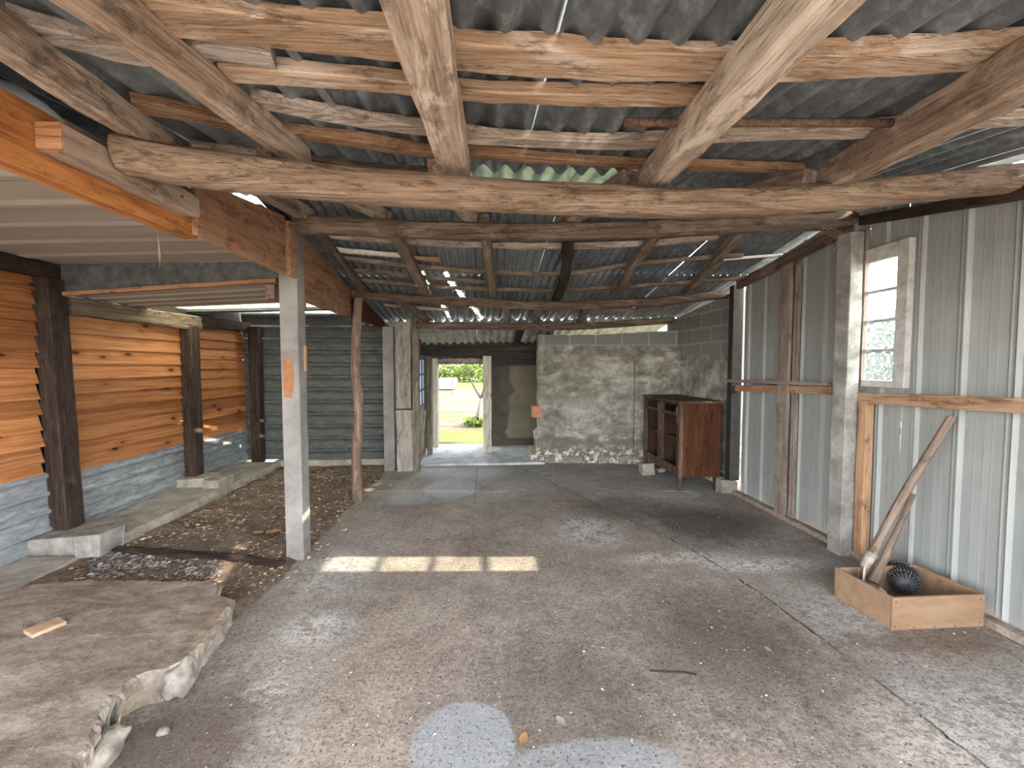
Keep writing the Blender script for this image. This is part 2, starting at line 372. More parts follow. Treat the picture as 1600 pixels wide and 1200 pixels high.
col = m.mix(crack, col, (.03, .025, .02)); col = m.mix(seam, col, (.055, .05, .045)); col = m.mix(seam2, col, (.05, .045, .04))
col = m.mix(m.math('MULTIPLY', m.rng(m.noise(P, 62, 3, .7), .575, .63), .75), col, (.05, .04, .032))
col = m.mix(m.math('MULTIPLY', m.rng(m.noise(m.vadd(P, (5, 3, 0)), 85, 3, .7), .63, .68), .65), col, (.50, .45, .385))
m.color(col)
m.bump(m.math('SUBTRACT', m.math('ADD', m.math('MULTIPLY', n3, .6), m.math('ADD', m.math('MULTIPLY', n4, .35), m.math('MULTIPLY', n2, .8))), m.math('ADD', crack, seam)), .65, .02)
M['floor'] = m.m
# slab top
m = Mat('slab_concrete', .93, 0, .2)
n1 = m.noise(m.map(m.pos, (1.2, 3.2, 2)), 2.2, 8, .68, .6); n2 = m.noise(m.pos, 42, 6, .75); n3 = m.noise(m.pos, 9, 6, .7)
k = m.math('ADD', m.math('MULTIPLY', n1, .5), m.math('ADD', m.math('MULTIPLY', n2, .3), m.math('MULTIPLY', n3, .2)))
col = m.ramp(k, [(.34, (.07, .05, .037)), (.48, (.185, .142, .11)), (.60, (.34, .285, .235))])
nz = m.xyz(m.geo.outputs['True Normal'])[2]
side = m.ramp(k, [(.36, (.11, .082, .06)), (.5, (.225, .19, .155)), (.62, (.40, .365, .325))])
col = m.mix(m.rng(nz, .8, .4), col, side)
m.color(col); m.bump(m.math('ADD', n2, m.math('MULTIPLY', n3, 1.5)), .6, .025); M['slab'] = m.m
# dirt
m = Mat('trodden_dirt', .97, 0, .1)
n1 = m.noise(m.pos, 3, 8, .7); n2 = m.noise(m.pos, 45, 6, .75)
k = m.math('ADD', m.math('MULTIPLY', n1, .45), m.math('MULTIPLY', n2, .55))
m.color(m.ramp(k, [(.36, (.075, .054, .040)), (.5, (.19, .14, .105)), (.64, (.36, .29, .235))])); m.bump(n2, .9, .03); M['dirt'] = m.m
# plaster wall
m = Mat('stained_plaster', .95, 0, .15)
P = m.pos; X, Y, Z = m.xyz(P)
n1 = m.noise(m.map(P, (1, 1, 1.7)), 2.3, 8, .68, .5); n2 = m.noise(P, 11, 7, .7); n3 = m.noise(P, 70, 4, .7)
k = m.math('ADD', m.math('MULTIPLY', n1, .55), m.math('ADD', m.math('MULTIPLY', n2, .3), m.math('MULTIPLY', n3, .15)))
col = m.ramp(k, [(.38, (.10, .092, .073)), (.5, (.245, .228, .192)), (.59, (.44, .42, .375))])
Zw = m.math('ADD', Z, m.math('MULTIPLY', m.math('SUBTRACT', n1, .5), .7))
col = m.mix(m.math('MULTIPLY', m.rng(m.math('ABSOLUTE', m.math('SUBTRACT', Zw, 1.02)), .12, .02), .45), col, (.20, .185, .155))
col = m.mix(m.math('MULTIPLY', m.math('MULTIPLY', m.rng(Zw, .42, .36), m.rng(Zw, .10, .2)), .65), col, (.14, .13, .108))
flake = m.math('MULTIPLY', m.rng(Z, .34, .14), m.rng(n2, .48, .58))
col = m.mix(m.math('MULTIPLY', m.rng(Z, .30, .12), .55), col, (.13, .10, .075))
col = m.mix(flake, col, (.58, .53, .45))
col = m.mix(m.math('MULTIPLY', m.rng(n3, .62, .72), .3), col, (.1, .09, .07))
# bare block courses on top
br = m.node('ShaderNodeTexBrick'); 
cb = m.node('ShaderNodeCombineXYZ'); m.put(cb.inputs[0], m.math('ADD', X, m.math('MULTIPLY', Y, -1.0))); m.put(cb.inputs[1], m.math('SUBTRACT', Z, .04))
m.put(br.inputs['Vector'], m.vadd(cb.outputs[0], m.vscale(m.noise(P, 6, 5, .7, 0, 1), .05))); br.inputs['Scale'].default_value = 1; br.inputs['Brick Width'].default_value = .46; br.inputs['Row Height'].default_value = .205
br.inputs['Mortar Size'].default_value = .018; br.inputs['Mortar Smooth'].default_value = .3; br.inputs['Bias'].default_value = 0
br.inputs['Color1'].default_value = (.17, .17, .16, 1); br.inputs['Color2'].default_value = (.235, .235, .22, 1); br.inputs['Mortar'].default_value = (.33, .33, .31, 1)
blk = m.mix(.35, br.outputs[0], m.ramp(n3, [(.3, (.10, .10, .095)), (.7, (.30, .30, .28))]))
thr = m.math('ADD', m.math('MULTIPLY', m.math('SUBTRACT', n2, .5), .10), m.math('SUBTRACT', 0.0, m.math('MULTIPLY', m.rng(X, 2.75, 2.95), .18)))
bare = m.rng(m.math('ADD', Z, m.math('SUBTRACT', 0.0, thr)), 1.85, 1.89)
col = m.mix(m.rng(m.math('SUBTRACT', Z, thr), 1.84, 1.88), col, blk)
m.color(col); m.bump(m.math('ADD', n2, m.math('MULTIPLY', n3, .6)), .6, .03); M['plaster'] = m.m
# outside ground
m = Mat('lawn_and_field', .95, 0, .1)
P = m.pos; X, Y, Z = m.xyz(P)
n1 = m.noise(m.map(P, (.5, 1.6, 1)), .9, 7, .7); n2 = m.noise(P, 9, 6, .75)
k = m.math('ADD', m.math('MULTIPLY', n1, .6), m.math('MULTIPLY', n2, .4))
gr = m.ramp(k, [(.36, (.035, .045, .010)), (.5, (.078, .088, .024)), (.64, (.14, .145, .055))])
so = m.ramp(k, [(.36, (.06, .04, .028)), (.5, (.095, .07, .054)), (.64, (.13, .11, .085))])
f = m.math('MULTIPLY', m.rng(m.math('ADD', Y, m.math('MULTIPLY', n1, 2)), 10.6, 11.2), m.rng(Y, 26, 22))
col = m.mix(m.math('MULTIPLY', f, m.rng(n1, .36, .5)), gr, so)
yard = m.rng(Y, 1.5, .5)
col = m.mix(yard, col, m.ramp(n2, [(.3, (.30, .27, .23)), (.7, (.42, .38, .33))]))
m.color(col); m.bump(n2, .6, .05); M['ground'] = m.m
# glass
m = Mat('window_glass', .1)
g = m.node('ShaderNodeBsdfGlossy'); g.inputs['Roughness'].default_value = .08
t = m.node('ShaderNodeBsdfTransparent'); m.put(t.inputs[0], (.90, .95, .96))
d = m.node('ShaderNodeBsdfTranslucent'); m.put(d.inputs[0], (.85, .92, .95))
n = m.noise(m.obj, 45, 5, .7)
mx1 = m.node('ShaderNodeMixShader'); m.put(mx1.inputs[0], m.rng(n, .54, .66, .02, .10)); m.l.new(t.outputs[0], mx1.inputs[1]); m.l.new(d.outputs[0], mx1.inputs[2])
mx2 = m.node('ShaderNodeMixShader'); mx2.inputs[0].default_value = .05; m.l.new(mx1.outputs[0], mx2.inputs[1]); m.l.new(g.outputs[0], mx2.inputs[2])
m.l.new(mx2.outputs[0], m.n['Material Output'].inputs[0]); M['glass'] = m.m
m = Mat('sky_blue_door_glass', .3)
t = m.node('ShaderNodeBsdfTranslucent'); m.put(t.inputs[0], (.62, .74, .86)); mx = m.node('ShaderNodeMixShader'); mx.inputs[0].default_value = .7
m.color((.5, .6, .7)); m.l.new(m.b.outputs[0], mx.inputs[1]); m.l.new(t.outputs[0], mx.inputs[2]); m.l.new(mx.outputs[0], m.n['Material Output'].inputs[0]); M['sky_pane'] = m.m  # pale blue stands in for the sky seen through the panes
# cobweb
m = Mat('cobweb', .9); m.color((.30, .25, .21)); M['web'] = m.m

# ------------------------------------------------------------------ mesh helpers
class MB:
    def __init__(s): s.v, s.f = [], []
    def add(s, vs, fs):
        o = len(s.v); s.v += [tuple(v) for v in vs]; s.f += [tuple(i + o for i in f) for f in fs]; return s
    def box(s, a, b, jit=0.0):
        vs = [Vector((x, y, z)) for x in (a[0], b[0]) for y in (a[1], b[1]) for z in (a[2], b[2])]
        if jit: vs = [v + Vector((rnd.uniform(-jit, jit), rnd.uniform(-jit, jit), rnd.uniform(-jit, jit))) for v in vs]
        return s.add(vs, [(0, 1, 3, 2), (4, 6, 7, 5), (0, 4, 5, 1), (2, 3, 7, 6), (0, 2, 6, 4), (1, 5, 7, 3)])
    def hexa(s, bot, top):
        return s.add(list(bot) + list(top), [(3, 2, 1, 0), (4, 5, 6, 7), (0, 1, 5, 4), (1, 2, 6, 5), (2, 3, 7, 6), (3, 0, 4, 7)])
    def tube(s, pts, rad, n=10, cap=True):
        pts = [Vector(p) for p in pts]; rings = []
        for i, p in enumerate(pts):
            d = (pts[min(i + 1, len(pts) - 1)] - pts[max(i - 1, 0)]).normalized()
            u = d.cross(Vector((0, 0, 1)));  u = u if u.length > 1e-3 else d.cross(Vector((1, 0, 0)))
            u.normalize(); w = u.cross(d); r = rad[i] if isinstance(rad, (list, tuple)) else rad
            rings.append([p + u * math.cos(t) * r + w * math.sin(t) * r for t in [2 * math.pi * j / n for j in range(n)]])
        vs = [v for r in rings for v in r]; fs = []
        for i in range(len(pts) - 1):
            for j in range(n):
                fs.append((i * n + j, i * n + (j + 1) % n, (i + 1) * n + (j + 1) % n, (i + 1) * n + j))
        if cap: fs += [tuple(range(n))[::-1], tuple(range((len(pts) - 1) * n, len(pts) * n))]
        return s.add(vs, fs)
    def build(s, name, mat, parent=None, smooth=False, bevel=0.0, origin=None):
        me = bpy.data.meshes.new(name)
        o0 = Vector(origin) if origin is not None else Vector()
        me.from_pydata([tuple(Vector(v) - o0) for v in s.v], [], s.f); me.update()
        bm = bmesh.new(); bm.from_mesh(me); bmesh.ops.recalc_face_normals(bm, faces=bm.faces); bm.to_mesh(me); bm.free()
        if smooth: me.shade_smooth()
        o = bpy.data.objects.new(name, me); COL.objects.link(o); o.location = o0
        me.materials.append(mat)
        if bevel:
            b = o.modifiers.new('bevel', 'BEVEL'); b.width = bevel; b.segments = 2; b.limit_method = 'ANGLE'
        if parent:
            o.parent = parent
            o.location = o0 - Vector(parent.location)
        return o

def tag(o, label, cat, group=None, kind=None):
    o['label'] = label; o['category'] = cat
    if group: o['group'] = group
    if kind: o['kind'] = kind
    return o
def struct(o, label, cat): return tag(o, label, cat, kind='structure')
def empty(name, loc):
    o = bpy.data.objects.new(name, None); COL.objects.link(o); o.location = loc; o.empty_display_size = .1; return o

def catmull(pts, n):
    pts = [Vector(p) for p in pts]
    if len(pts) == 2: return [pts[0].lerp(pts[1], i / n) for i in range(n + 1)]
    P = [2 * pts[0] - pts[1]] + pts + [2 * pts[-1] - pts[-2]]
    out = []; segs = len(pts) - 1
    for i in range(n + 1):
        t = i / n * segs; k = min(int(t), segs - 1); t -= k
        a, b, c, d = P[k:k + 4]
        out.append(.5 * ((2 * b) + (c - a) * t + (2 * a - 5 * b + 4 * c - d) * t * t + (3 * b - a - 3 * c + d) * t ** 3))
    return out

def timber(name, pts, w, h, mat, parent=None, rnd_shape=0.0, rough=0.004, up=(0, 0, 1), anchor='bottom', taper=1.0, twist=0.0, seg=None):
    """A length of timber through pts. anchor: pts run along the centre of its bottom, or its centre.
    rnd_shape 0 = squared with worn arrises, 1 = round."""
    pts = [Vector(p) for p in pts]; L = (pts[-1] - pts[0]).length
    x = (pts[-1] - pts[0]).normalized(); upv = Vector(up); y = upv.cross(x).normalized(); z = x.cross(y).normalized()
    Mx = Matrix((x, y, z)).transposed(); inv = Mx.transposed(); o0 = pts[0]
    n = seg or max(6, int(L / .07)); path = [inv @ (p - o0) for p in catmull(pts, n)]
    seed = rnd.uniform(0, 100); K = 16; vs, fs = [], []
    if rnd_shape < .45:                                  # squared, with small worn arrises
        c = min(.45, .06 + .45 * rnd_shape) * min(w, h) / 2; a, b = w / 2, h / 2
        prof = [(a, -b + c), (a, -b * .33), (a, b * .33), (a, b - c), (a - c, b), (a * .33, b), (-a * .33, b), (-a + c, b), (-a, b - c), (-a, b * .33), (-a, -b * .33), (-a, -b + c), (-a + c, -b), (-a * .33, -b), (a * .33, -b), (a - c, -b)]
    else:
        q = 2 + 5 * (1 - rnd_shape); prof = []
        for j in range(K):
            t = 2 * math.pi * (j + .5) / K; ca, sa = math.cos(t), math.sin(t); r = (abs(ca) ** q + abs(sa) ** q) ** (-1 / q)
            prof.append((ca * r * w / 2, sa * r * h / 2))
    for i, p in enumerate(path):
        t = i / n; k = 1 + (taper - 1) * t
        for yy, zz in prof:
            yy, zz = yy * k, zz * k
            nn = noise.noise(Vector((p.x * 3.5 + seed, yy * 14, zz * 14))) + .5 * noise.noise(Vector((p.x * 11, yy * 30 + seed, zz * 30)))
            f = 1 + nn * rough / max(.02, min(w, h) / 2)
            yy, zz = yy * f, zz * f
            if twist: ct, stt = math.cos(twist * t), math.sin(twist * t); yy, zz = yy * ct - zz * stt, yy * stt + zz * ct
            vs.append((p.x, p.y + yy, p.z + zz + (h / 2 * k if anchor == 'bottom' else 0)))
    for i in range(n):
        for j in range(K): fs.append((i * K + j, i * K + (j + 1) % K, (i + 1) * K + (j + 1) % K, (i + 1) * K + j))
    fs += [tuple(range(K))[::-1], tuple(range(n * K, (n + 1) * K))]
    me = bpy.data.meshes.new(name); me.from_pydata(vs, [], fs); me.update()
    bm = bmesh.new(); bm.from_mesh(me); bmesh.ops.recalc_face_normals(bm, faces=bm.faces); bm.to_mesh(me); bm.free()
    me.shade_smooth(); me.set_sharp_from_angle(angle=R(30)); me.materials.append(mat)
    o = bpy.data.objects.new(name, me); COL.objects.link(o)
    o.matrix_world = Matrix.Translation(o0) @ Mx.to_4x4()
    if parent:
        pl = Vector(parent.location); o.parent = parent
        o.matrix_local = Matrix.Translation(o0 - pl) @ Mx.to_4x4()
    return o

def extrude_profile(prof, path_dir, lo, hi, mb):
    """prof: list of points; lo/hi: functions giving the two ends for a profile point"""
    n = len(prof); o = len(mb.v)
    mb.add([lo(p) for p in prof] + [hi(p) for p in prof], [(i, i + 1, n + i + 1, n + i) for i in range(n - 1)])

# ================================================================== SETTING
# planes of the two roof slopes (underside of rafters), ridge at Y = 3.3
TILT = 0.02
FA, FB = 2.185, 0.15
RB = -0.185; RA = 2.68 - RB * 3.3
def zf(x, y): return FA + FB * y + TILT * x
def zr(x, y): return RA + RB * y + TILT * x

# floor ------------------------------------------------------------
mb = MB(); nx, ny = 60, 80
x0, x1, y0, y1 = -3.75, 3.1, .1, 8.0
for j in range(ny + 1):
    for i in range(nx + 1):
        x = x0 + (x1 - x0) * i / nx; y = y0 + (y1 - y0) * j / ny
        mb.v.append((x, y, .006 * noise.noise(Vector((x * 1.3, y * 1.3, 0)))))
for j in range(ny):
    for i in range(nx): a = j * (nx + 1) + i; mb.f.append((a, a + 1, a + nx + 2, a + nx + 1))
struct(mb.build('floor', M['floor'], smooth=True), 'rough patched concrete floor with a crack and pale stains', 'floor')
# threshold slab of the doorway room
mb = MB(); mb.box((-1.1, 6.32, -.02), (.92, 7.98, .028), .008)
struct(mb.build('floor', M['pale_floor'], bevel=.01), 'paler concrete floor of the doorway passage', 'floor')

# outside ground
mb = MB()
mb.add([(-60, -40, -.03), (60, -40, -.03), (60, 11, -.03), (-60, 11, -.03), (60, 60, .6), (-60, 60, .6)], [(0, 1, 2, 3), (3, 2, 4, 5)])
struct(mb.build('ground', M['ground']), 'sunlit lawn and bare field outside the doorway', 'ground')

# left wall: clapboards over galvanised corrugated ---------------------
mb = MB()
def boards(ya, yb, z0, z1, step):
    n = max(1, round((z1 - z0) / step)); s_ = (z1 - z0) / n
    for i in range(n):
        za = z0 + i * s_; dz = rnd.uniform(-.006, .006); e0 = rnd.uniform(-.015, .015); e1 = rnd.uniform(-.015, .015)
        t0, t1 = rnd.uniform(-.008, .008), rnd.uniform(-.008, .008)
        bot = [(-3.700, ya + e0, za + t0), (-3.652, ya + e0, za + t0), (-3.652, yb + e1, za + t1), (-3.700, yb + e1, za + t1)]
        top = [(-3.722, ya + e0, za + s_ + .022), (-3.694, ya + e0, za + s_ + .022), (-3.694, yb + e1, za + s_ + .022), (-3.722, yb + e1, za + s_ + .022)]
        mb.hexa(bot, top)
boards(.15, 3.60, .625, 2.30, .132)
boards(3.68, 5.20, .60, 1.98, .137)
boards(5.22, 6.48, .59, 2.03, .137)
wl_ = mb.build('wall_left', M['pine'])
mb = MB(); mb.box((-3.84, .1, -.02), (-3.77, 6.62, 2.48)); mb.build('gap_backing', M['dark_post'], wl_)  # dark backing added behind the boards to shut out sky in the gaps
mb = MB(); mb.box((-3.74, 3.60, 2.02), (-3.70, 6.5, 2.46)); mb.build('dark_cover', M['lintel'], wl_)  # dark board added to hide the sunlit backing above the plates
struct(wl_, 'orange pine boarded wall above a galvanised corrugated base', 'wall')
def corr_h(mb, a, b, z0, z1, pitch, amp, nrm, kind='sin'):
    """horizontal corrugations on a vertical plane from a to b"""
    n = int((z1 - z0) / pitch * 8); a = Vector(a); b = Vector(b); nrm = Vector(nrm); L = (b - a).length; k = max(2, int(L / .25)); rows = []
    for i in range(n + 1):
        z = z0 + (z1 - z0) * i / n; t = (z / pitch) % 1
        d = amp * (min(1, t / .1) if t < .3 else max(0, 1 - (t - .3) / .1))
        rows.append([a.lerp(b, j / k) + Vector((0, 0, z)) + nrm * (d + .004 * noise.noise(Vector((j * .8, z * 3, 2)))) for j in range(k + 1)])
    o = len(mb.v); mb.v += [tuple(p) for r in rows for p in r]
    for i in range(n):
        for j in range(k): q = o + i * (k + 1) + j; mb.f.append((q, q + 1, q + k + 2, q + k + 1))
mb = MB()
corr_h(mb, (-3.67, .15, 0), (-3.67, 3.62, 0), .0, .66, .15, .026, (1, 0, 0), 'trap')
corr_h(mb, (-3.675, 3.62, 0), (-3.675, 5.22, 0), .08, .63, .13, .024, (1, 0, 0), 'trap')
corr_h(mb, (-3.675, 5.22, 0), (-3.675, 6.5, 0), .08, .63, .13, .024, (1, 0, 0), 'trap')
o = mb.build('corrugated_base', M['galv'], wl_); o['label'] = 'grey galvanised corrugated base'

# back wall of the left bay: dark corrugated sheeting
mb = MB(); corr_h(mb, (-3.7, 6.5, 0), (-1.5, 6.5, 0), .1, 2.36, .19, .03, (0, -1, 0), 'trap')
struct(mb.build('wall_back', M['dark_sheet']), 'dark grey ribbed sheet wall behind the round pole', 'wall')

# right wall: pale ribbed sheets with a window opening ------------------
def ztop(y): return (zf(3.0, y) + .10) if y < 3.3 else (zr(3.0, y) + .10)
def rib(y):
    t = (y / .27) % 1
    if t < .04: return t / .04
    if t < .07: return 1
    if t < .11: return 1 - (t - .07) / .04
    if .16 < t < .24: return .35 * (1 - abs(t - .20) / .04)
    for c in (.45, .60, .78):
        if abs(t - c) < .016: return .035
    return 0
mb = MB(); XW = 3.06
def rib_wall(ya, yb, zlo, zhi):
    ys = []; y = ya
    while y < yb: ys.append(y); y += .0081
    ys.append(yb); n = len(ys); rows = []
    for t in (0, .25, .5, .75, 1):
        rows += [(XW - .022 * rib(y) + .006 * noise.noise(Vector((y * 2, t * 3, 5))), y, zlo(y) + (zhi(y) - zlo(y)) * t) for y in ys]
    mb.add(rows, [(k * n + i, k * n + i + 1, (k + 1) * n + i + 1, (k + 1) * n + i) for k in range(4) for i in range(n - 1)])
WY0, WY1, WZ0, WZ1 = 2.83, 3.13, 1.42, 2.37
rib_wall(.1, WY0, lambda y: .03, ztop)
rib_wall(WY0, WY1, lambda y: .03, lambda y: WZ0)
rib_wall(WY0, WY1, lambda y: WZ1, ztop)
rib_wall(WY1, 4.704, lambda y: .03, ztop)
struct(mb.build('wall_right', M['sheet_wall']), 'pale grey ribbed metal sheet wall with the window', 'wall')
mb = MB(); mb.box((2.95, .1, 0), (3.03, 4.70, .05), .004)
struct(mb.build('baseboard_right', M['stud_grey'], bevel=.006), 'low timber sill along the foot of the pale sheet wall', 'baseboard')

# block wall in the right corner
mb = MB()
mb.hexa([(3.02, 4.815, 0), (3.25, 4.815, 0), (3.15, 6.5, 0), (2.92, 6.5, 0)], [(3.02, 4.815, 2.46), (3.25, 4.815, 2.46), (3.15, 6.5, 2.24), (2.92, 6.5, 2.24)])
struct(mb.build('wall_right', M['plaster']), 'half plastered concrete block wall behind the sideboard', 'wall')

# far plaster wall with ragged left end -------------------------------
def prism_wall(name, outline, thick, mat, parent=None, jag=0.012, step=.05, nrm=(0, 1, 0)):
    pts = []
    for i, a in enumerate(outline):
        b = outline[(i + 1) % len(outline)]; a = Vector(a); b = Vector(b); k = max(1, int((b - a).length / step))
        for j in range(k):
            p = a.lerp(b, j / k); p += Vector((noise.noise(p * 9), 0, noise.noise(p * 9 + Vector((7, 3, 1))))) * jag; pts.append(p)
    n = len(pts); mb = MB(); back = [p + Vector(nrm) * thick for p in pts]
    mb.add(pts + back, [tuple(range(n)), tuple(range(n, 2 * n))[::-1]] + [(i, (i + 1) % n, n + (i + 1) % n, n + i) for i in range(n)])
    return mb.build(name, mat, parent)
YB = lambda px: 6.46 - (px - 843) / (1050 - 843) * .30
def bp(px, py): return onY(px, py, YB(px))
ow = prism_wall('wall_back', [bp(828, 729), bp(829, 705), bp(838, 700), bp(836, 678), bp(843, 672), bp(842, 600), bp(842, 523), bp(930, 523), bp(1000, 519), bp(1060, 515), bp(1060, 738), bp(950, 734)], .28, M['plaster'])
struct(ow, 'stained plaster wall with bare blocks on top, beside the doorway', 'wall')
mb = MB(); q = bp(839, 643); mb.box((q.x - .07, q.y - .02, q.z - .09), (q.x + .07, q.y + .2, q.z + .09), .006)
o = mb.build('brick', M['terracotta'], ow, bevel=.006); o['label'] = 'terracotta brick end'
mb = MB(); a, b = bp(990, 600), bp(1062, 600)
mb.hexa([(a.x, a.y - .07, 0), (b.x, b.y - .08, 0), (b.x, b.y + .1, 0), (a.x, a.y + .1, 0)], [(a.x, a.y - .07, 1.72), (b.x, b.y - .08, 1.80), (b.x, b.y + .1, 1.80), (a.x, a.y + .1, 1.42)])
mb.build('pilaster', M['plaster'], ow, bevel=.015)
mb = MB()
for (px, py, sx, sz) in ((858, 716, .16, .06), (900, 718, .2, .05), (940, 719, .14, .07), (975, 715, .16, .09), (885, 722, .12, .04)):
    q = bp(px, py); mb.box((q.x - sx / 2, q.y - .035, 0.0), (q.x + sx / 2, q.y + .05, sz + .06), .02)
mb.build('rubble_footing', M['rubble'], ow, bevel=.015)

# back of the doorway passage
YO = 7.74
mb = MB()
l = onY(684, 600, YO).x; r_ = onY(757, 600, YO).x; ztopO = onY(720, 569, YO).z
mb.box((-1.9, YO, 0), (l, YO + .16, 2.0)); mb.box((r_, YO, 0), (1.6, YO + .16, 2.0)); mb.box((l, YO, ztopO), (r_, YO + .16, 2.0))
struct(mb.build('wall_back', M['panel_dark']), 'dark wall at the end of the doorway passage', 'wall')
q = [onY(px, py, 7.70) for px, py in ((797, 566), (845, 566), (845, 684), (795, 684), (788, 676), (793, 668), (795, 650), (797, 640), (795, 620), (805, 611), (800, 603), (795, 590))]
o = prism_wall('board', q, .03, M['panel_olive'], jag=.01, step=.03)
tag(o, 'olive brown board with a torn left edge in the doorway passage', 'board')
mb = MB(); mb.box((1.02, 6.7, 0), (1.2, 8.1, 2.05)); struct(mb.build('wall_right', M['panel_dark']), 'dark side wall of the doorway passage', 'wall')
mb = MB(); mb.box((-1.95, 7.1, 0), (-1.12, 7.2, 2.0)); struct(mb.build('wall_left', M['panel_dark']), 'dark stub wall behind the glazed door', 'wall')

# ceilings: corrugated roof -------------------------------------------
def roof(mb, xa, xb, ya, yb, zfun, lift, pitch, amp, width, dy=.09, holes=(), phase=0.0):
    x = xa; k = 0
    while x < xb - 1e-6:
        xe = min(x + width, xb); k += 1; up_ = .006 if k % 2 else -.006; yaw = rnd.uniform(-.006, .006)
        nx = int((xe + .03 - x) / (pitch / 8)) + 1; ny = max(1, round((yb - ya) / dy)); o = len(mb.v)
        e0 = rnd.uniform(-.02, .02)
        for j in range(ny + 1):
            for i in range(nx + 1):
                X_ = x + (xe + .03 - x) * i / nx; Y_ = ya + (yb - ya) * j / ny + (e0 if j in (0, ny) else 0)
                mb.v.append((X_ + yaw * (Y_ - ya), Y_, zfun(X_, Y_) + lift + up_ + amp * math.cos(2 * math.pi * (X_ / pitch + phase)) + .006 * noise.noise(Vector((X_ * 1.5, Y_ * 1.5, k)))))
        for j in range(ny):
            for i in range(nx):
                q = o + j * (nx + 1) + i; c = (Vector(mb.v[q]) + Vector(mb.v[q + nx + 2])) / 2
                if any(h(c.x, c.y) for h in holes): continue
                mb.f.append((q, q + 1, q + nx + 2, q + nx + 1))
        x = xe + (.002 if k % 3 == 0 else 0.0)
SH = .19; SR = .15
clear_f = lambda x, y: -.12 < x < 1.0 and y > 2.45
mb = MB(); roof(mb, -2.3, 3.22, -.15, 2.62, zf, SH, .135, .027, .84)
roof(mb, -2.3, 3.22, 2.5, 3.36, zf, SH + .028, .135, .02, .84, holes=(clear_f,), phase=.12)
struct(mb.build('ceiling', M['roof'], smooth=True), 'underside of the near corrugated roof slope', 'ceiling')
mb = MB(); roof(mb, -.13, 1.0, 2.45, 3.36, zf, SH + .03, .135, .02, 2, phase=.12)
struct(mb.build('ceiling', M['roof_lap_light'], smooth=True), 'roof strip made translucent green for daylight leaking above the big cross log', 'ceiling')
def slot(xa, ya, xb, yb, w): return lambda x, y: ya < y < yb and abs(x - (xa + (xb - xa) * (y - ya) / (yb - ya))) < w / 2
holes = [slot(-.47, 4.62, -.05, 6.4, .05), slot(-.72, 4.65, -.68, 5.0, .05), slot(-.62, 5.3, -.55, 6.3, .04)]
mb = MB(); roof(mb, -1.75, 3.22, 3.24, 4.82, zr, SR + .024, .088, .014, .78, holes=holes)
roof(mb, -1.75, 3.22, 4.70, 6.45, zr, SR, .088, .014, .78, holes=holes, phase=.35)
struct(mb.build('ceiling', M['roof'], smooth=True), 'underside of the far corrugated roof slope', 'ceiling')
mb = MB(); roof(mb, -2.0, 2.95, 6.30, 8.3, zr, SR - .028, .14, .022, .9, phase=.2)
struct(mb.build('ceiling', M['roof_pale'], smooth=True), 'pale old corrugated sheets over the doorway passage', 'ceiling')

mb = MB()
for (xa, ya, xb, yb, w_) in ((-.47, 4.55, -.05, 6.45, .12), (-.72, 4.6, -.68, 5.05, .14), (-.62, 5.25, -.55, 6.35, .10)):
    mb.add([(xa - w_ / 2, ya, zr(xa, ya) + SR + .055), (xa + w_ / 2, ya, zr(xa, ya) + SR + .055), (xb + w_ / 2, yb, zr(xb, yb) + SR + .03), (xb - w_ / 2, yb, zr(xb, yb) + SR + .03)], [(0, 1, 2, 3)])
struct(mb.build('ceiling', M['slot_sheet']), 'translucent strips showing through the slots of the far roof slope', 'ceiling')
# lean-to ceiling panels
def panel(name, pts, thick, ribs, label, mat='panel'):
    """pts: four corners (left-near, right-near, right-far, left-far); ribs run across"""
    a, b, c, d = [Vector(p) for p in pts]; mb = MB(); n = ribs * 8; vs = []
    for i in range(n + 1):
        t = i / n; h = .012 if (i % 8) in (0, 1) else 0
        vs += [a.lerp(d, t) - Vector((0, 0, h)), b.lerp(c, t) - Vector((0, 0, h))]
    mb.add(vs, [(2 * i, 2 * i + 1, 2 * i + 3, 2 * i + 2) for i in range(n)])
    up_ = Vector((0, 0, thick)); mb.hexa([a + up_ * .2, b + up_ * .2, c + up_ * .2, d + up_ * .2], [a + up_, b + up_, c + up_, d + up_])
    return struct(mb.build(name, M[mat]), label, 'ceiling')
panel('ceiling', [(-3.75, -.1, 2.34), (-1.57, -.1, 2.36), (-1.57, 3.80, 2.49), (-3.75, 3.80, 2.40)], .05, 11, 'smooth beige ceiling panels of the left lean-to')
panel('ceiling', [(-3.62, 3.78, 2.155), (-1.8, 3.82, 2.30), (-1.8, 4.66, 2.265), (-3.62, 4.56, 2.155)], .05, 4, 'lower beige ceiling panel behind the dark steel beam')
panel('ceiling', [(-3.75, 5.32, 2.20), (-1.75, 5.30, 2.25), (-1.75, 6.42, 2.46), (-3.75, 6.42, 2.42)], .04, 5, 'far ceiling panel over the dark rear bay', 'dark_sheet')
mb = MB(); mb.add([(-3.75, 4.50, 2.21), (-1.7, 4.60, 2.33), (-1.7, 5.40, 2.31), (-3.75, 5.40, 2.25)], [(0, 1, 2, 3)])
struct(mb.build('ceiling', M['clear_yellow']), 'yellowish translucent strip glowing above the boarded middle bay', 'ceiling')
mb = MB(); mb.box((-2.34, -.15, 2.52), (-2.28, 3.4, 2.78)); mb.box((-1.80, 3.35, 2.52), (-1.74, 4.5, 2.8)); mb.box((-1.80, 4.5, 2.18), (-1.74, 6.45, 2.66))  # boards added to close sky gaps and stop sun spots on the pine
struct(mb.build('sun_block_1', M['lintel']), 'added dark boards keeping sky and sun out between the lean-to and the main roof', 'sun_block')

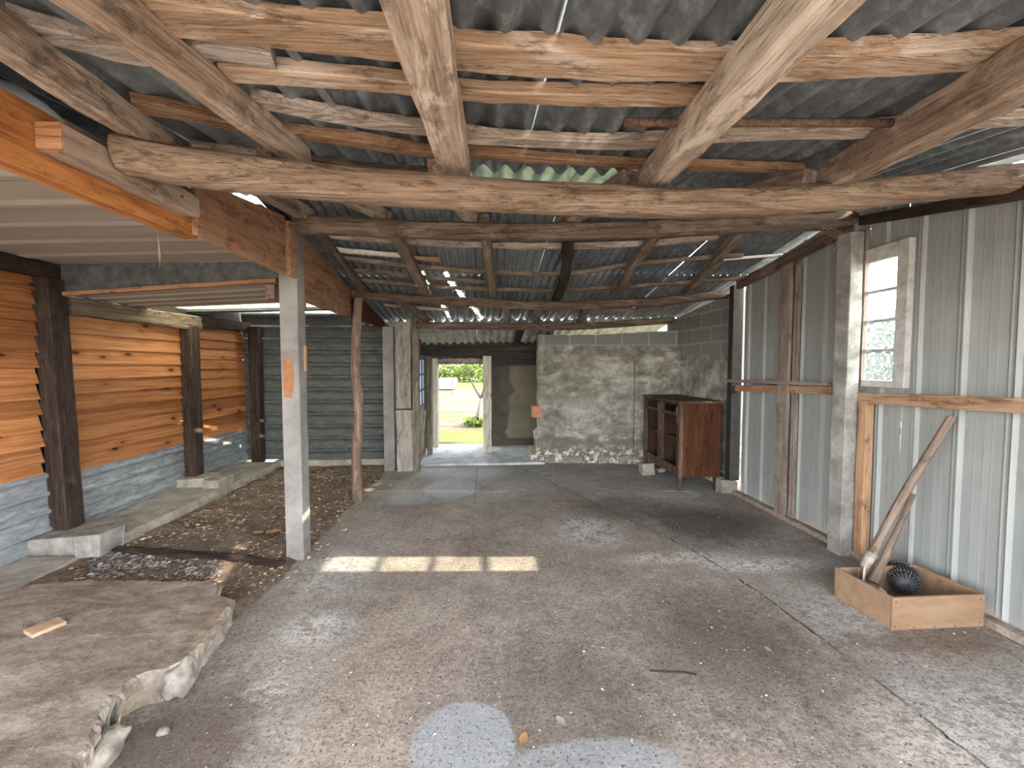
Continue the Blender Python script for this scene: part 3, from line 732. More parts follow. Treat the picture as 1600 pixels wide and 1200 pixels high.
# kerb and foreground slab ---------------------------------------------
def kerb_mesh(name, xa, xb, ya, yb, h, mat, label):
    mb = MB(); n = int((yb - ya) / .08); vs = []
    for i in range(n + 1):
        y = ya + (yb - ya) * i / n; e = .02 * noise.noise(Vector((y * 3, 0, 3))); e2 = .02 * noise.noise(Vector((y * 5, 4, 3)))
        vs += [(xa, y, -.02), (xa, y, h), (xb + e, y, h + e2 * .4), (xb + e + .02, y, h * .6 + e2), (xb + .03 + e2 * 2, y, -.02)]
    mb.add(vs, [(5 * i + j, 5 * i + j + 1, 5 * i + j + 6, 5 * i + j + 5) for i in range(n) for j in range(4)] + [(0, 1, 2, 3, 4), tuple(5 * n + j for j in range(5))])
    return struct(mb.build(name, mat), label, 'kerb')
kerb_mesh('baseboard_left', -3.74, -3.12, 3.55, 6.3, .105, M['kerb'], 'long low concrete kerb under the boarded wall')
kerb_mesh('baseboard_left', -3.74, -3.22, 2.5, 3.40, .04, M['kerb'], 'worn concrete footing by the nearest bay of boards')
mb = MB(); mb.box((-3.2, 6.34, -.02), (-1.45, 6.56, .11), .01)
struct(mb.build('baseboard_back', M['kerb'], bevel=.01), 'concrete kerb under the dark ribbed sheet wall', 'kerb')

ZS = .154
edge = [(335, 908), (339, 918), (335, 929), (350, 932), (363, 934), (356, 948), (338, 972), (322, 992), (306, 1012), (296, 1026), (276, 1036), (258, 1044), (243, 1046), (226, 1050), (212, 1056), (197, 1066), (188, 1084), (176, 1080), (160, 1096), (152, 1112), (151, 1132), (140, 1150), (133, 1168), (121, 1182), (110, 1205)]
pts = [onZ(px, py, ZS) for px, py in edge]
poly = pts + [Vector((-1.52, 1.1, ZS)), Vector((-1.5, .3, ZS)), Vector((-3.35, .3, ZS)), Vector((-3.32, 2.3, ZS)), onZ(55, 912, ZS), onZ(130, 906, ZS), onZ(240, 907, ZS)]
def slab(name, poly, h, mat, base=0.0):
    ring = []
    for i, a in enumerate(poly):
        b = poly[(i + 1) % len(poly)]; k = max(1, int((b - a).length / .011))
        ring += [a.lerp(b, j / k) for j in range(k)]
    c = sum(ring, Vector()) / len(ring); n = len(ring); mb = MB(); lev = [(1.0, -.004), (.96, .006), (.86, .012), (.74, .014), (.6, .012), (.45, .004), (.3, -.002), (.15, -.008), (0.0, -.012), (-.2, -.01)]
    for t, off in lev:
        for p in ring:
            d = (p - c); d.z = 0; d.normalize()
            nn = noise.noise(Vector((p.x * 16, p.y * 16, t * 3))) * .020 + noise.noise(Vector((p.x * 45, p.y * 45, t * 7))) * .012 + noise.noise(Vector((p.x * 110, p.y * 110, t * 16))) * .006
            q = p + d * (off + nn); mb.v.append((q.x, q.y, base + h * t - (abs(noise.noise(p * 25)) * .008 if .9 < t < 1 else 0)))
    for l_ in range(len(lev) - 1):
        for i in range(n): mb.f.append((l_ * n + i, l_ * n + (i + 1) % n, (l_ + 1) * n + (i + 1) % n, (l_ + 1) * n + i))
    mb.f.append(tuple(range(n)))
    return mb.build(name, mat)
struct(slab('concrete_slab', poly, ZS, M['slab']), 'raised concrete slab with a broken edge in the left foreground', 'slab')
def lump(name, c, s, mat, seed, n=3, parent=None):
    bm = bmesh.new(); bmesh.ops.create_icosphere(bm, subdivisions=n, radius=1)
    for v in bm.verts:
        p = v.co.copy(); k = 1 + .35 * noise.noise(p * 1.4 + Vector((seed, 0, 0))) + .14 * noise.noise(p * 4 + Vector((0, seed, 0))) + .05 * noise.noise(p * 11 + Vector((0, seed, 0)))
        v.co = Vector((p.x * s[0], p.y * s[1], p.z * s[2])) * k
    me = bpy.data.meshes.new(name); bm.to_mesh(me); bm.free(); me.materials.append(mat); me.shade_smooth()
    o = bpy.data.objects.new(name, me); COL.objects.link(o); o.location = c
    if parent: o.parent = parent; o.location = Vector(c) - Vector(parent.location)
    return o
q = onZ(276, 1066, .07); tag(lump('concrete_lump', (q.x + .0, q.y + .03, .07), (.055, .085, .08), M['rubble'], 3, 4), 'whitish broken concrete lump at the chipped edge of the slab', 'rubble')
q = onZ(160, 1170, .05); tag(lump('concrete_lump', (q.x + .0, q.y, .03), (.045, .10, .07), M['rubble'], 8, 4), 'brown concrete lump under the slab edge at the bottom left', 'rubble')
q = onZ(328, 920, .13); tag(lump('concrete_lump', (q.x + .01, q.y + .02, .10), (.035, .04, .06), M['rubble'], 5), 'small white stone at the far corner of the slab', 'rubble')
q = onZ(255, 1146, 0); tag(lump('pebble', (q.x, q.y, .012), (.028, .02, .016), M['rubble'], 9, 2), 'small pale stone lying in the dirt beside the slab', 'stone')

# dirt of the left bay
mb = MB(); nx, ny = 70, 110; xa, xb, ya, yb = -3.3, -1.15, 2.35, 6.45
for j in range(ny + 1):
    for i in range(nx + 1):
        x = xa + (xb - xa) * i / nx; y = ya + (yb - ya) * j / ny
        edge_r = -1.42 + .07 * noise.noise(Vector((y * 2.2, 1, 0))) + (.0 if y > 3.0 else (y - 3.0) * .1)
        h = max(-.03, min(1, (edge_r - x) / .12)) ; nn = .018 * noise.noise(Vector((x * 3, y * 3, 1))) + .010 * noise.noise(Vector((x * 13, y * 13, 4)))
        fade = max(0, min(1, (y - ya) / .2))
        mb.v.append((x, y, (-.02 + (.045 + nn) * max(0, min(1, (edge_r - x) / .15)) * fade)))
for j in range(ny):
    for i in range(nx): a = j * (nx + 1) + i; mb.f.append((a, a + 1, a + nx + 2, a + nx + 1))
tag(mb.build('dirt', M['dirt'], smooth=True), 'brown trodden dirt floor of the left bay', 'dirt', kind='stuff')
def flakes(name, mat, n, place, smin, smax, label, cat, lift=.004, seed=1):
    r = random.Random(seed); mb = MB()
    for _ in range(n):
        x, y, z = place(r); s_ = r.uniform(smin, smax); a = r.uniform(0, 6.28); e = r.uniform(.3, .8); t = r.uniform(-.5, .5)
        u = Vector((math.cos(a), math.sin(a), t * .4)) * s_; v = Vector((-math.sin(a), math.cos(a), r.uniform(-.4, .4))) * s_ * e
        c = Vector((x, y, z + lift + s_ * .25)); b = Vector((0, 0, s_ * r.uniform(-.3, .5)))
        mb.add([c - u, c + v * .8 + b, c + u, c - v + b * .5], [(0, 1, 2), (0, 2, 3)])
    return tag(mb.build(name, mat), label, cat, kind='stuff')
flakes('leaf_litter', M['litter'], 4200, lambda r: (r.uniform(-3.15, -1.5) + r.random() ** 3 * .3, r.uniform(2.75, 6.2), .022), .006, .026, 'scattered dead leaves and chips on the dirt', 'litter', seed=2)
def ashp(r):
    q = onZ(r.uniform(140, 345), r.uniform(868, 905), .02); return (q.x, q.y, .024)
flakes('ash_litter', M['ash'], 900, ashp, .006, .024, 'black and white ash flakes behind the foreground slab', 'litter', seed=4)
def chip(r):
    while True:
        y = .9 + 5.3 * r.random() ** 1.4; x = r.uniform(-1.4, 2.9)
        if not (x < -1.2 and y < 2.4) and not (x > 2.2 and y > 4.6): return (x, y, 0)
flakes('floor_litter', M['chips'], 2600, chip, .0025, .010, 'tiny chips and crumbs scattered over the concrete', 'litter', .001, seed=5)

# ================================================================== TIMBER OF THE ROOF
# the two great cross logs and the lintel logs
pA = [onY(192, 243, 1.70), onY(300, 262, 1.78), onY(500, 286, 1.9), onY(700, 301, 2.0), onY(900, 312, 2.1), onY(1080, 317, 2.15), onY(1300, 308, 2.17), onY(1480, 289, 2.18), onY(1585, 279, 2.18)]
tag(timber('log_purlin', pA, .145, .145, M['log'], rnd_shape=.9, rough=.007, anchor='centre', taper=1.05), 'thick round log spanning the shed nearest the camera', 'log')
pB = [onY(462, 350, 3.30), onY(600, 357, 3.3), onY(760, 362, 3.3), onY(950, 360, 3.3), onY(1150, 352, 3.3), onY(1365, 343, 3.3)]
tag(timber('log_purlin', pB, .135, .135, M['log_dark'], rnd_shape=.85, rough=.008, anchor='centre'), 'dark log under the ridge resting on both concrete posts', 'log')
pC = [onY(552, 460, 4.88), onY(690, 469, 4.9), onY(810, 477, 4.9), onY(900, 477, 4.92), onY(1000, 472, 4.95), onY(1080, 466, 4.97), onY(1143, 459, 5.0)]
tag(timber('log_purlin', pC, .105, .105, M['log_dark'], rnd_shape=.9, rough=.008, anchor='centre'), 'sagging thin log running from the round pole to the dark post', 'log')
pD = [onY(650, 508, 5.95), onY(760, 510, 5.95), onY(900, 510, 5.97), onY(1052, 500, 6.0)]
tag(timber('log_purlin', pD, .10, .10, M['log_dark'], rnd_shape=.5, rough=.004, anchor='centre'), 'straight dark beam furthest back, above the doorway wall', 'beam')

# near rafters
def near_rafter(p0, p1, w, h, mat, label, over=.06, back=.5):
    a_ = FA + .12 - h
    A, B = onP(*p0, a_, FB, TILT), onP(*p1, a_, FB, TILT); d = (B - A).normalized()
    return tag(timber('rafter', [A - d * back, B + d * over], w, h, mat, rnd_shape=.12, rough=.005), label, 'rafter')
near_rafter((20, 98), (262, 252), .07, .11, M['rafter'], 'leftmost long rafter, next to the orange beam')
near_rafter((105, 0), (466, 258), .075, .10, M['rafter'], 'slim rafter second from the left, tan underside')
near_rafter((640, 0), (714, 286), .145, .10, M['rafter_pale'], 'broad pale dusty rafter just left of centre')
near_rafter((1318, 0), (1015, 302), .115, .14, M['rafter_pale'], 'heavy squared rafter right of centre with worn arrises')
near_rafter((1610, 146), (1300, 297), .12, .15, M['rafter'], 'rightmost heavy rafter by the pale sheet wall')
def lap_rafter(p0, p1, w, h, label):
    a_ = FA + .12 - h
    A, B = onP(*p0, a_, FB, TILT), onP(*p1, a_, FB, TILT); d = (B - A).normalized()
    return tag(timber('rafter', [A, B + d * .25], w, h, M['rafter'], rnd_shape=.12, rough=.004), label, 'rafter')
lap_rafter((318, 262), (466, 338), .08, .10, 'dark rafter end above the brown fascia by the concrete post')
lap_rafter((414, 258), (590, 340), .075, .09, 'short rafter lapped beside the slim left rafter, towards the ridge')
lap_rafter((684, 285), (735, 347), .10, .12, 'short rafter with an orange sawn end beside the broad pale rafter')
lap_rafter((983, 300), (893, 348), .11, .12, 'short rafter with a pale sawn end lapped left of the heavy rafter')
lap_rafter((1262, 296), (1050, 350), .12, .11, 'short rafter lapped beside the rightmost rafter, towards the ridge')

# battens over the near rafters
def batten(pix, w, h, mat, label, plane='f', extra=0.0, cat='batten', rs=.25):
    if plane == 'f': a, b = FA + .12 + extra, FB
    else: a, b = RA + .085 + extra, RB
    pts_ = [onP(px, py, a, b, TILT) for px, py in pix]
    return tag(timber('roof_batten', pts_, w, h, mat, rnd_shape=rs, rough=.006), label, cat)
batten([(215, 22), (305, 38), (460, 61), (620, 77), (760, 97), (900, 105), (1090, 108), (1280, 109), (1420, 103), (1590, 90)], .125, .055, M['batten'], 'widest split slab batten, nearest the camera across the roof')
batten([(30, 46), (125, 70), (215, 92), (330, 84), (428, 98)], .07, .045, M['batten_grey'], 'short weathered batten behind the slim left rafter')
batten([(350, 117), (480, 125), (620, 138), (760, 153), (900, 158), (1090, 160)], .07, .045, M['batten'], 'brown batten directly behind the widest slab batten')
batten([(400, 166), (560, 193), (660, 206), (760, 220), (950, 228), (1130, 217), (1400, 205), (1620, 188)], .075, .045, M['batten_grey'], 'bleached grey batten in front of the big cross log')
batten([(440, 210), (560, 226), (670, 243), (760, 246), (880, 254), (960, 259), (1100, 264), (1250, 268)], .06, .045, M['batten_orange'], 'orange brown batten close above the big cross log')
batten([(205, 166), (290, 182), (375, 204)], .085, .045, M['batten_orange'], 'short bright orange batten between the two left rafters')
batten([(300, 235), (410, 247)], .05, .04, M['batten_grey'], 'short grey batten at the left end of the big cross log')
batten([(470, 256), (560, 265), (690, 276)], .06, .04, M['log_dark'], 'dark short batten above the big cross log, left of the broad rafter')
batten([(600, 338), (720, 342), (900, 346)], .06, .04, M['batten_grey'], 'grey batten seen in the slit below the big cross log')
A = onP(975, 191, FA + .10, FB, TILT); B = onP(1406, 192, FA + .10, FB, TILT)
mb = MB(); mb.tube([A.lerp(B, i / 8) for i in range(9)], .017, 10)
tag(mb.build('rusty_pipe', M['rust'], smooth=True, origin=A), 'thin rusty iron pipe tucked above the right rafters', 'pipe')

# rear rafters
def rear_rafter(pix, w, h, mat, label, rs=.3, rough=.006):
    pts_ = [onP(px, py, RA + .085 - h, RB, TILT) for px, py in pix]
    return tag(timber('rafter', pts_, w, h, mat, rnd_shape=rs, rough=rough), label, 'rafter')
rear_rafter([(602, 350), (630, 395), (648, 430), (668, 466)], .095, .09, M['rear_rafter'], 'slanting far rafter left of the doorway, between ridge and thin log')
rear_rafter([(756, 350), (763, 410), (771, 470)], .085, .085, M['rear_rafter'], 'straight far rafter above the doorway')
rear_rafter([(890, 350), (886, 400), (882, 440), (868, 474)], .10, .085, M['dark_post'], 'dark far rafter right of the doorway')
rear_rafter([(1048, 350), (1000, 405), (978, 440), (971, 472)], .085, .09, M['rear_rafter'], 'crooked branch rafter over the plaster wall', .7)
rear_rafter([(1182, 345), (1130, 400), (1098, 436), (1072, 466)], .09, .09, M['rear_rafter'], 'far rafter furthest right, over the sideboard')
rear_rafter([(625, 478), (648, 492), (672, 508)], .09, .085, M['rear_rafter'], 'bent rafter stub over the left end of the furthest beam')
rear_rafter([(790, 478), (792, 514)], .09, .07, M['board_grey'], 'pale short rafter above the middle of the doorway lintel')
rear_rafter([(842, 478), (836, 512)], .10, .085, M['rear_rafter'], 'short rafter over the left end of the plaster wall')
rear_rafter([(918, 478), (905, 512)], .10, .085, M['rear_rafter'], 'short rafter over the middle of the plaster wall')
rear_rafter([(816, 515), (808, 536)], .10, .085, M['lintel'], 'dark stub rafter just above the black lintel')
rear_rafter([(486, 358), (520, 402), (566, 458)], .08, .10, M['log_dark'], 'dark edge rafter along the top of the brown fascia boards', .6)
# battens over the rear rafters
batten([(498, 370), (600, 379), (760, 387), (900, 388), (1010, 384), (1120, 374)], .06, .05, M['batten_grey'], 'tan batten just behind the ridge log', 'r')
batten([(516, 392), (570, 397), (632, 402)], .06, .035, M['white_wood'], 'short whitewashed batten near the brown fascia', 'r')
batten([(632, 405), (686, 409)], .065, .035, M['batten_orange'], 'short brown board end over the slanting far rafter', 'r')
batten([(530, 406), (640, 418), (760, 428), (890, 430), (985, 416), (1100, 406), (1160, 402)], .05, .04, M['rear_rafter'], 'second batten behind the ridge log', 'r')
batten([(545, 424), (640, 434), (760, 444)], .05, .04, M['rear_rafter'], 'third batten behind the ridge log, left half only', 'r')
batten([(556, 440), (700, 452), (820, 456), (890, 456), (985, 450), (1070, 444), (1160, 437)], .05, .04, M['rear_rafter'], 'last batten before the thin sagging log', 'r')
batten([(1130, 407), (1200, 402), (1290, 398)], .03, .025, M['white_bit'], 'thin pale lath catching daylight at the right eave', 'r')
batten([(600, 478), (660, 484), (700, 486)], .05, .04, M['batten_grey'], 'grey batten behind the thin sagging log at the left', 'r')
batten([(940, 488), (1010, 486), (1060, 480)], .05, .04, M['rear_rafter'], 'dark batten above the corner of plaster and block walls', 'r')
# rafter board along the right wall
A = onX(1154, 452, 2.97); B = onX(1302, 378, 2.97); d = (B - A).normalized()
tag(timber('eave_board', [A, B + d * .12], .05, .10, M['log_dark'], rnd_shape=.05, rough=.002), 'brown sloping board along the top of the right wall', 'board')
A = onX(1345, 352, 2.98); B = onX(1620, 308, 2.98)
tag(timber('eave_board', [A, B], .05, .07, M['dark_post'], rnd_shape=.05, rough=.002), 'dark plate on top of the wall above the window', 'board')
A = onX(1480, 262, 2.96); B = onX(1640, 226, 2.96)
tag(timber('eave_board', [onX(1455, 232, 2.9), onX(1640, 210, 2.9)], .06, .09, M['rear_rafter'], rnd_shape=.1, rough=.004), 'split board above the cross log at the top right corner', 'board')

# ================================================================== LEFT EDGE BEAM
XB = -1.525
A = Vector((XB, -.1, 2.15)); B = Vector((XB, 2.25, 2.20))
tag(timber('edge_beam', [A, B], .07, .225, M['beam_orange'], rnd_shape=.03, rough=.001), 'bright orange beam along the edge of the lean-to ceiling', 'beam')
br_ = empty('brace_timber', (-1.445, 1.49, 2.26))
timber('bar', [(-1.445, 1.49, 2.26), (-1.445, 2.14, 2.28)], .085, .096, M['brace'], br_, rnd_shape=.03, rough=.001)
mb = MB(); mb.box((-1.486, 1.484, 2.262), (-1.404, 1.492, 2.355)); o = mb.build('sawn_end', M['end_orange'], br_); o['label'] = 'orange sawn end'
for y, z in ((1.72, 2.32), (1.86, 2.295), (2.02, 2.33)): mb = MB(); mb.tube([(-1.41, y, z), (-1.396, y, z)], .006, 8); mb.build('bolt', M['rust'], br_)
tag(br_, 'grey brown timber bolted to the face of the orange beam', 'timber')
def fascia(name, ya, yb, zb, za_t, zb_t, mat, label, x=XB, th=.03, seams=()):
    f = empty(name, (x, ya, zb)); cuts = [ya, *seams, yb]
    for i in range(len(cuts) - 1):
        p, q = cuts[i], cuts[i + 1]; t0 = (p - ya) / (yb - ya); t1 = (q - ya) / (yb - ya); z0 = za_t + (zb_t - za_t) * t0; z1 = za_t + (zb_t - za_t) * t1; k = .003 * (i % 2)
        mb = MB(); mb.hexa([(x - th / 2, p, zb), (x + th / 2 + k, p, zb), (x + th / 2 + k, q - .003, zb), (x - th / 2, q - .003, zb)], [(x - th / 2, p, z0), (x + th / 2 + k, p, z0), (x + th / 2 + k, q - .003, z1), (x - th / 2, q - .003, z1)])
        mb.build('board', mat, f, bevel=.002, origin=(x, p, zb))
    return tag(f, label, 'fascia')
fascia('fascia', 2.20, 3.12, 2.21, 2.49, 2.63, M['fascia_y'], 'brown fascia boards between the orange beam and the near concrete post', x=-1.47, seams=(2.42, 2.9))
fascia('fascia', 3.46, 4.84, 2.095, 2.70, 2.40, M['fascia_y'], 'brown fascia board between the concrete post and the round pole', x=-1.56, seams=(4.4,))
fascia('fascia', 4.86, 6.2, 2.10, 2.40, 2.20, M['side_wood'], 'dark red brown fascia boards behind the round pole', x=-1.52, seams=(5.15, 5.4, 5.75))
fascia('fascia', 3.12, 3.25, 2.21, 2.60, 2.62, M['fascia_y'], 'narrow brown board nailed against the head of the concrete post', x=-1.44)
# crumpled tin sheet on the beam
mb = MB(); n, k = 26, 8
for i in range(n + 1):
    for j in range(k + 1):
        t, u = i / n, j / k; y = .85 + .84 * t; hgt = .125 * (1 - .55 * max(0, t - .85) / .15) + .016 * math.sin(t * 23)
        mb.v.append((-1.545 - .09 * u * u + .012 * math.sin(t * 19 + u * 2) * u + .03 * noise.noise(Vector((t * 5, u * 2, 3))) * u, y + .04 * u * t, 2.385 + hgt * u + .03 * t))
for i in range(n):
    for j in range(k): a = i * (k + 1) + j; mb.f.append((a, a + 1, a + k + 2, a + k + 1))
o = mb.build('tin_sheet', M['tin'], smooth=True); sd = o.modifiers.new('solid', 'SOLIDIFY'); sd.thickness = .003
tag(o, 'crumpled pale tin sheet lying on the orange beam', 'sheet')

# galvanised beam of the lean-to
mb = MB()
mb.hexa([(-3.62, 3.73, 2.165), (-1.62, 3.80, 2.34), (-1.62, 3.86, 2.34), (-3.62, 3.79, 2.165)], [(-3.62, 3.73, 2.395), (-1.62, 3.80, 2.505), (-1.62, 3.86, 2.505), (-3.62, 3.79, 2.395)])
tag(mb.build('steel_beam', M['steel_dark'], bevel=.008), 'dark galvanised steel beam across the lean-to', 'beam')
e_ = timber('edge_lath', [(-3.62, 3.72, 2.13), (-1.85, 3.79, 2.285)], .04, .035, M['fascia'], rnd_shape=.03, rough=.001)
tag(e_, 'thin brown lath under the steel beam', 'lath')
mb = MB(); mb.box((-1.98, 3.84, 2.15), (-1.9, 4.5, 2.275)); tag(mb.build('wood_block', M['brace'], bevel=.004), 'squared wood block at the right end of the lower ceiling panel', 'block')
tag(timber('wall_plate', [(-3.61, 3.8, 1.985), (-3.61, 5.4, 2.0)], .11, .155, M['rear_rafter'], rnd_shape=.4, rough=.012), 'rough old plate on top of the boards in the middle bay', 'beam')
tag(timber('wall_plate', [(-3.61, 5.42, 2.03), (-3.61, 6.46, 2.07)], .11, .13, M['dark_post'], rnd_shape=.3, rough=.01), 'dark plate on top of the boards in the far bay', 'beam')
tag(timber('wall_plate', [(-3.63, .15, 2.22), (-3.63, 3.80, 2.275)], .09, .12, M['dark_post'], rnd_shape=.15, rough=.004), 'black plate on top of the boards in the nearest bay', 'beam')

# ================================================================== POSTS
def vpost(name, x0, x1, y0, y1, z0, z1, mat, label, cat='post', lean=(0, 0), bevel=.006, jit=.003, origin=None):
    # built along local X so that the grain runs up the post
    cx_, cy_ = (x0 + x1) / 2, (y0 + y1) / 2
    o = timber(name, [(cx_, cy_, z0), (cx_ + lean[0], cy_ + lean[1], z1)], y1 - y0, x1 - x0, mat, rnd_shape=.06, rough=.002, up=(1, 0, 0), anchor='centre')
    return tag(o, label, cat)
c0, c1 = onZ(447, 876, 0), onZ(473, 877, 0)
pw = c1.x - c0.x
pc = empty('concrete_post', ((c0.x + c1.x) / 2, c0.y + pw / 2, 0))
timber('shaft', [(pc.location.x, pc.location.y, -.02), (pc.location.x - .005, pc.location.y, 2.60)], pw, pw, M['post_conc'], pc, rnd_shape=.04, rough=.002, up=(1, 0, 0), anchor='centre')
yf = c0.y - .004
q = [onY(441, 562, yf), onY(455, 560, yf), onY(458, 580, yf), onY(459, 600, yf), onY(455, 622, yf), onY(443, 620, yf)]
o = prism_wall('patch', q, .006, M['patch_orange'], pc, jag=.004, step=.02); o['label'] = 'orange brown worn patch'
xs = pc.location.x + pw / 2
mb = MB(); a, b = onX(474, 540, xs), onX(478, 580, xs); mb.box((xs, a.y, b.z), (xs + .012, a.y + .03, a.z)); o = mb.build('slat', M['offcut'], pc); o['label'] = 'small pale wooden slat'
tag(pc, 'tall square concrete post standing at the edge of the dirt', 'post')

# round pole
q = onZ(558, 782, 0)
tag(timber('round_pole', [(q.x, q.y, -.01), onY(557, 700, q.y), onY(561, 640, q.y), onY(556, 580, q.y), onY(557, 520, q.y), onY(560, 466, q.y)], .115, .115, M['pole'], rnd_shape=1, rough=.008, up=(1, 0, 0), anchor='centre', taper=.9), 'crooked peeled round pole propping the thin log', 'pole')
# left wall posts
vpost('timber_post', -3.665, -3.53, 3.62, 3.78, .165, 2.27, M['dark_post'], 'dark timber post nearest, standing on a concrete block by the boards', lean=(-.03, -.03))
vpost('timber_post', -3.665, -3.53, 5.16, 5.31, .2, 2.02, M['dark_post'], 'dark timber post between the middle and far boarded bays')
vpost('timber_post', -3.53, -3.39, 6.33, 6.46, .08, 2.12, M['dark_post'], 'dark timber post in the far left corner')
def cblock(a, b, label, mat='block'):
    mb = MB(); mb.box(a, b, .012); return tag(mb.build('concrete_block', M[mat], bevel=.012, origin=((a[0] + b[0]) / 2, (a[1] + b[1]) / 2, a[2])), label, 'block')
cblock((-3.68, 3.44, .0), (-3.26, 3.82, .165), 'dark worn concrete block under the nearest timber post')
cblock((-3.25, 3.37, 0), (-3.07, 3.62, .205), 'grey concrete block beside the nearest timber post foot', 'post_stained')
cblock((-3.67, 5.02, .09), (-3.36, 5.36, .20), 'flat concrete block under the middle timber post', 'kerb')
cblock((-3.35, 4.98, 0), (-3.15, 5.24, .20), 'square concrete block at the end of the middle post footing', 'kerb')
# boards by the doorway
yq = 6.05
def slabboard(pa, pb, z0, mat, label, th=.05, y=yq, name='upright_board'):
    a, b = onY(*pa, y), onY(*pb, y)
    return vpost(name, min(a.x, b.x), max(a.x, b.x), y, y + th, z0, a.z, mat, label, 'board')
slabboard((597, 510), (617, 736), 0, M['post_conc'], 'pale grey upright post left of the doorway', .12, name='concrete_post')
slabboard((617, 502), (642, 640), .92, M['board_grey'], 'tall upper grey board beside the doorway post', .03, 6.04)
slabboard((619, 641), (646, 737), 0, M['board_grey'], 'short mottled grey board standing low beside the doorway', .03, 6.02)
slabboard((643, 492), (656, 738), 0, M['post_olive'], 'olive brown timber post at the left edge of the doorway', .10, 6.0, 'timber_post')
# right wall posts
cp = empty('concrete_post', (2.92, 3.16, 0))
timber('shaft', [(2.918, 3.155, -.01), (2.918, 3.155, 2.60)], .13, .11, M['post_stained'], cp, rnd_shape=.05, rough=.003, up=(1, 0, 0), anchor='centre')
tag(cp, 'flaking concrete post beside the window', 'post')
vpost('timber_stud', 2.955, 3.02, 3.0, 3.075, .0, 1.27, M['stud'], 'orange stud standing under the window corner')
vpost('timber_stud', 2.99, 3.03, 3.095, 3.135, 1.35, 2.62, M['stud_grey'], 'brown stud between the window and the flaking concrete post')
a = onX(1220, 808, 2.99)
vpost('timber_stud', 2.955, 2.985, 3.85, 3.99, .0, 2.60, M['stud_grey'], 'grey upright board halfway along the far sheet wall')
vpost('timber_stud', 2.985, 3.02, 3.78, 3.83, .05, 2.5, M['stud_grey'], 'thin brown stud against the sheets behind the grey upright board')
def rail(pa, pb, h, x, th, mat, label):
    A, B = onX(*pa, x), onX(*pb, x); return tag(timber('wall_rail', [A, B], th, h, mat, rnd_shape=.05, rough=.002), label, 'rail')
rail((1337, 629), (1630, 648), .085, 2.99, .05, M['stud'], 'orange rail under the window along the near sheet wall')
rail((1150, 611), (1296, 616), .07, 2.99, .05, M['stud'], 'orange rail on the far sheet wall, left of the concrete post')
rail((1138, 597), (1296, 603), .035, 2.94, .04, M['stud_grey'], 'thin grey lath just above the far orange rail')
dp = empty('dark_post', (2.95, 4.76, 0))
q0, q1 = onY(1139, 750, 4.72), onY(1155, 750, 4.72)
mb = MB(); mb.box((q0.x, 4.715, .16), (q1.x, 4.81, 2.50), .004); mb.build('shaft', M['black'], dp, bevel=.006)
mb = MB(); mb.box((q0.x - .10, 4.69, 0), (q1.x - .03, 4.84, .16), .012); o = mb.build('footing', M['block'], dp, bevel=.012); o['label'] = 'grey concrete footing'
tag(dp, 'black post on a concrete footing beside the sideboard', 'post')

# ================================================================== WINDOW, DOORS
wi = empty('window_1', (3.03, 2.98, 1.385))
def wbar(name, ya, yb, za, zb, xa=2.995, xb=3.045, mat='window_paint'):
    mb = MB(); mb.box((xa, ya, za), (xb, yb, zb), .002); return mb.build(name, M[mat], wi, bevel=.004)
wbar('frame', 2.762, 2.848, 1.385, 2.46); wbar('frame', 3.115, 3.15, 1.385, 2.46)
wbar('frame', 2.848, 3.115, 2.352, 2.46); wbar('frame', 2.848, 3.115, 1.385, 1.436)
ph = (2.35 - 1.434) / 4
for i in range(1, 4): wbar('muntin', 2.848, 3.115, 1.434 + ph * i - .011, 1.434 + ph * i + .011, 3.0, 3.035)
for i in range(4):
    mb = MB(); mb.box((3.018, 2.846, 1.434 + ph * i), (3.021, 3.117, 1.434 + ph * (i + 1))); mb.build('pane', M['glass'], wi)
struct(wi, 'narrow white framed window of four stacked panes', 'window')
# passage frame and doors
YF = 7.1
def pboard(px0, px1, py0, py1, y, th, name, mat, label, cat, kind=None):
    a, b = onY(px0, py0, y), onY(px1, py1, y); mb = MB(); mb.box((a.x, y, max(0.02, b.z)), (b.x, y + th, a.z), .004)
    o = mb.build(name, M[mat], bevel=.006, origin=(a.x, y, b.z)); return tag(o, label, cat, kind=kind)
pboard(655, 850, 540, 556, YF, .14, 'lintel_beam', 'lintel', 'black lintel beam over the doorway', 'beam')
pboard(768, 850, 556, 570, YF + .1, .08, 'lintel_beam', 'lintel', 'dark second board under the right end of the lintel', 'beam')
o = vpost('door_jamb', onY(755, 700, 7.15).x, onY(768, 700, 7.15).x, 7.12, 7.22, 0.02, onY(760, 556, 7.15).z, M['jamb'], 'pale worn post dividing the doorway from the dark board', 'post')
o = vpost('door_jamb', onY(667, 700, 7.0).x, onY(675, 700, 7.0).x, 7.0, 7.1, 0.02, onY(670, 556, 7.0).z, M['post_olive'], 'dark jamb carrying the glazed door', 'post')
o = vpost('door_jamb', onY(677, 697, YO - .06).x, onY(685, 697, YO - .06).x, YO - .08, YO - .0, 0.02, onY(680, 560, YO).z, M['jamb'], 'pale jamb on the left of the sunlit opening', 'post')
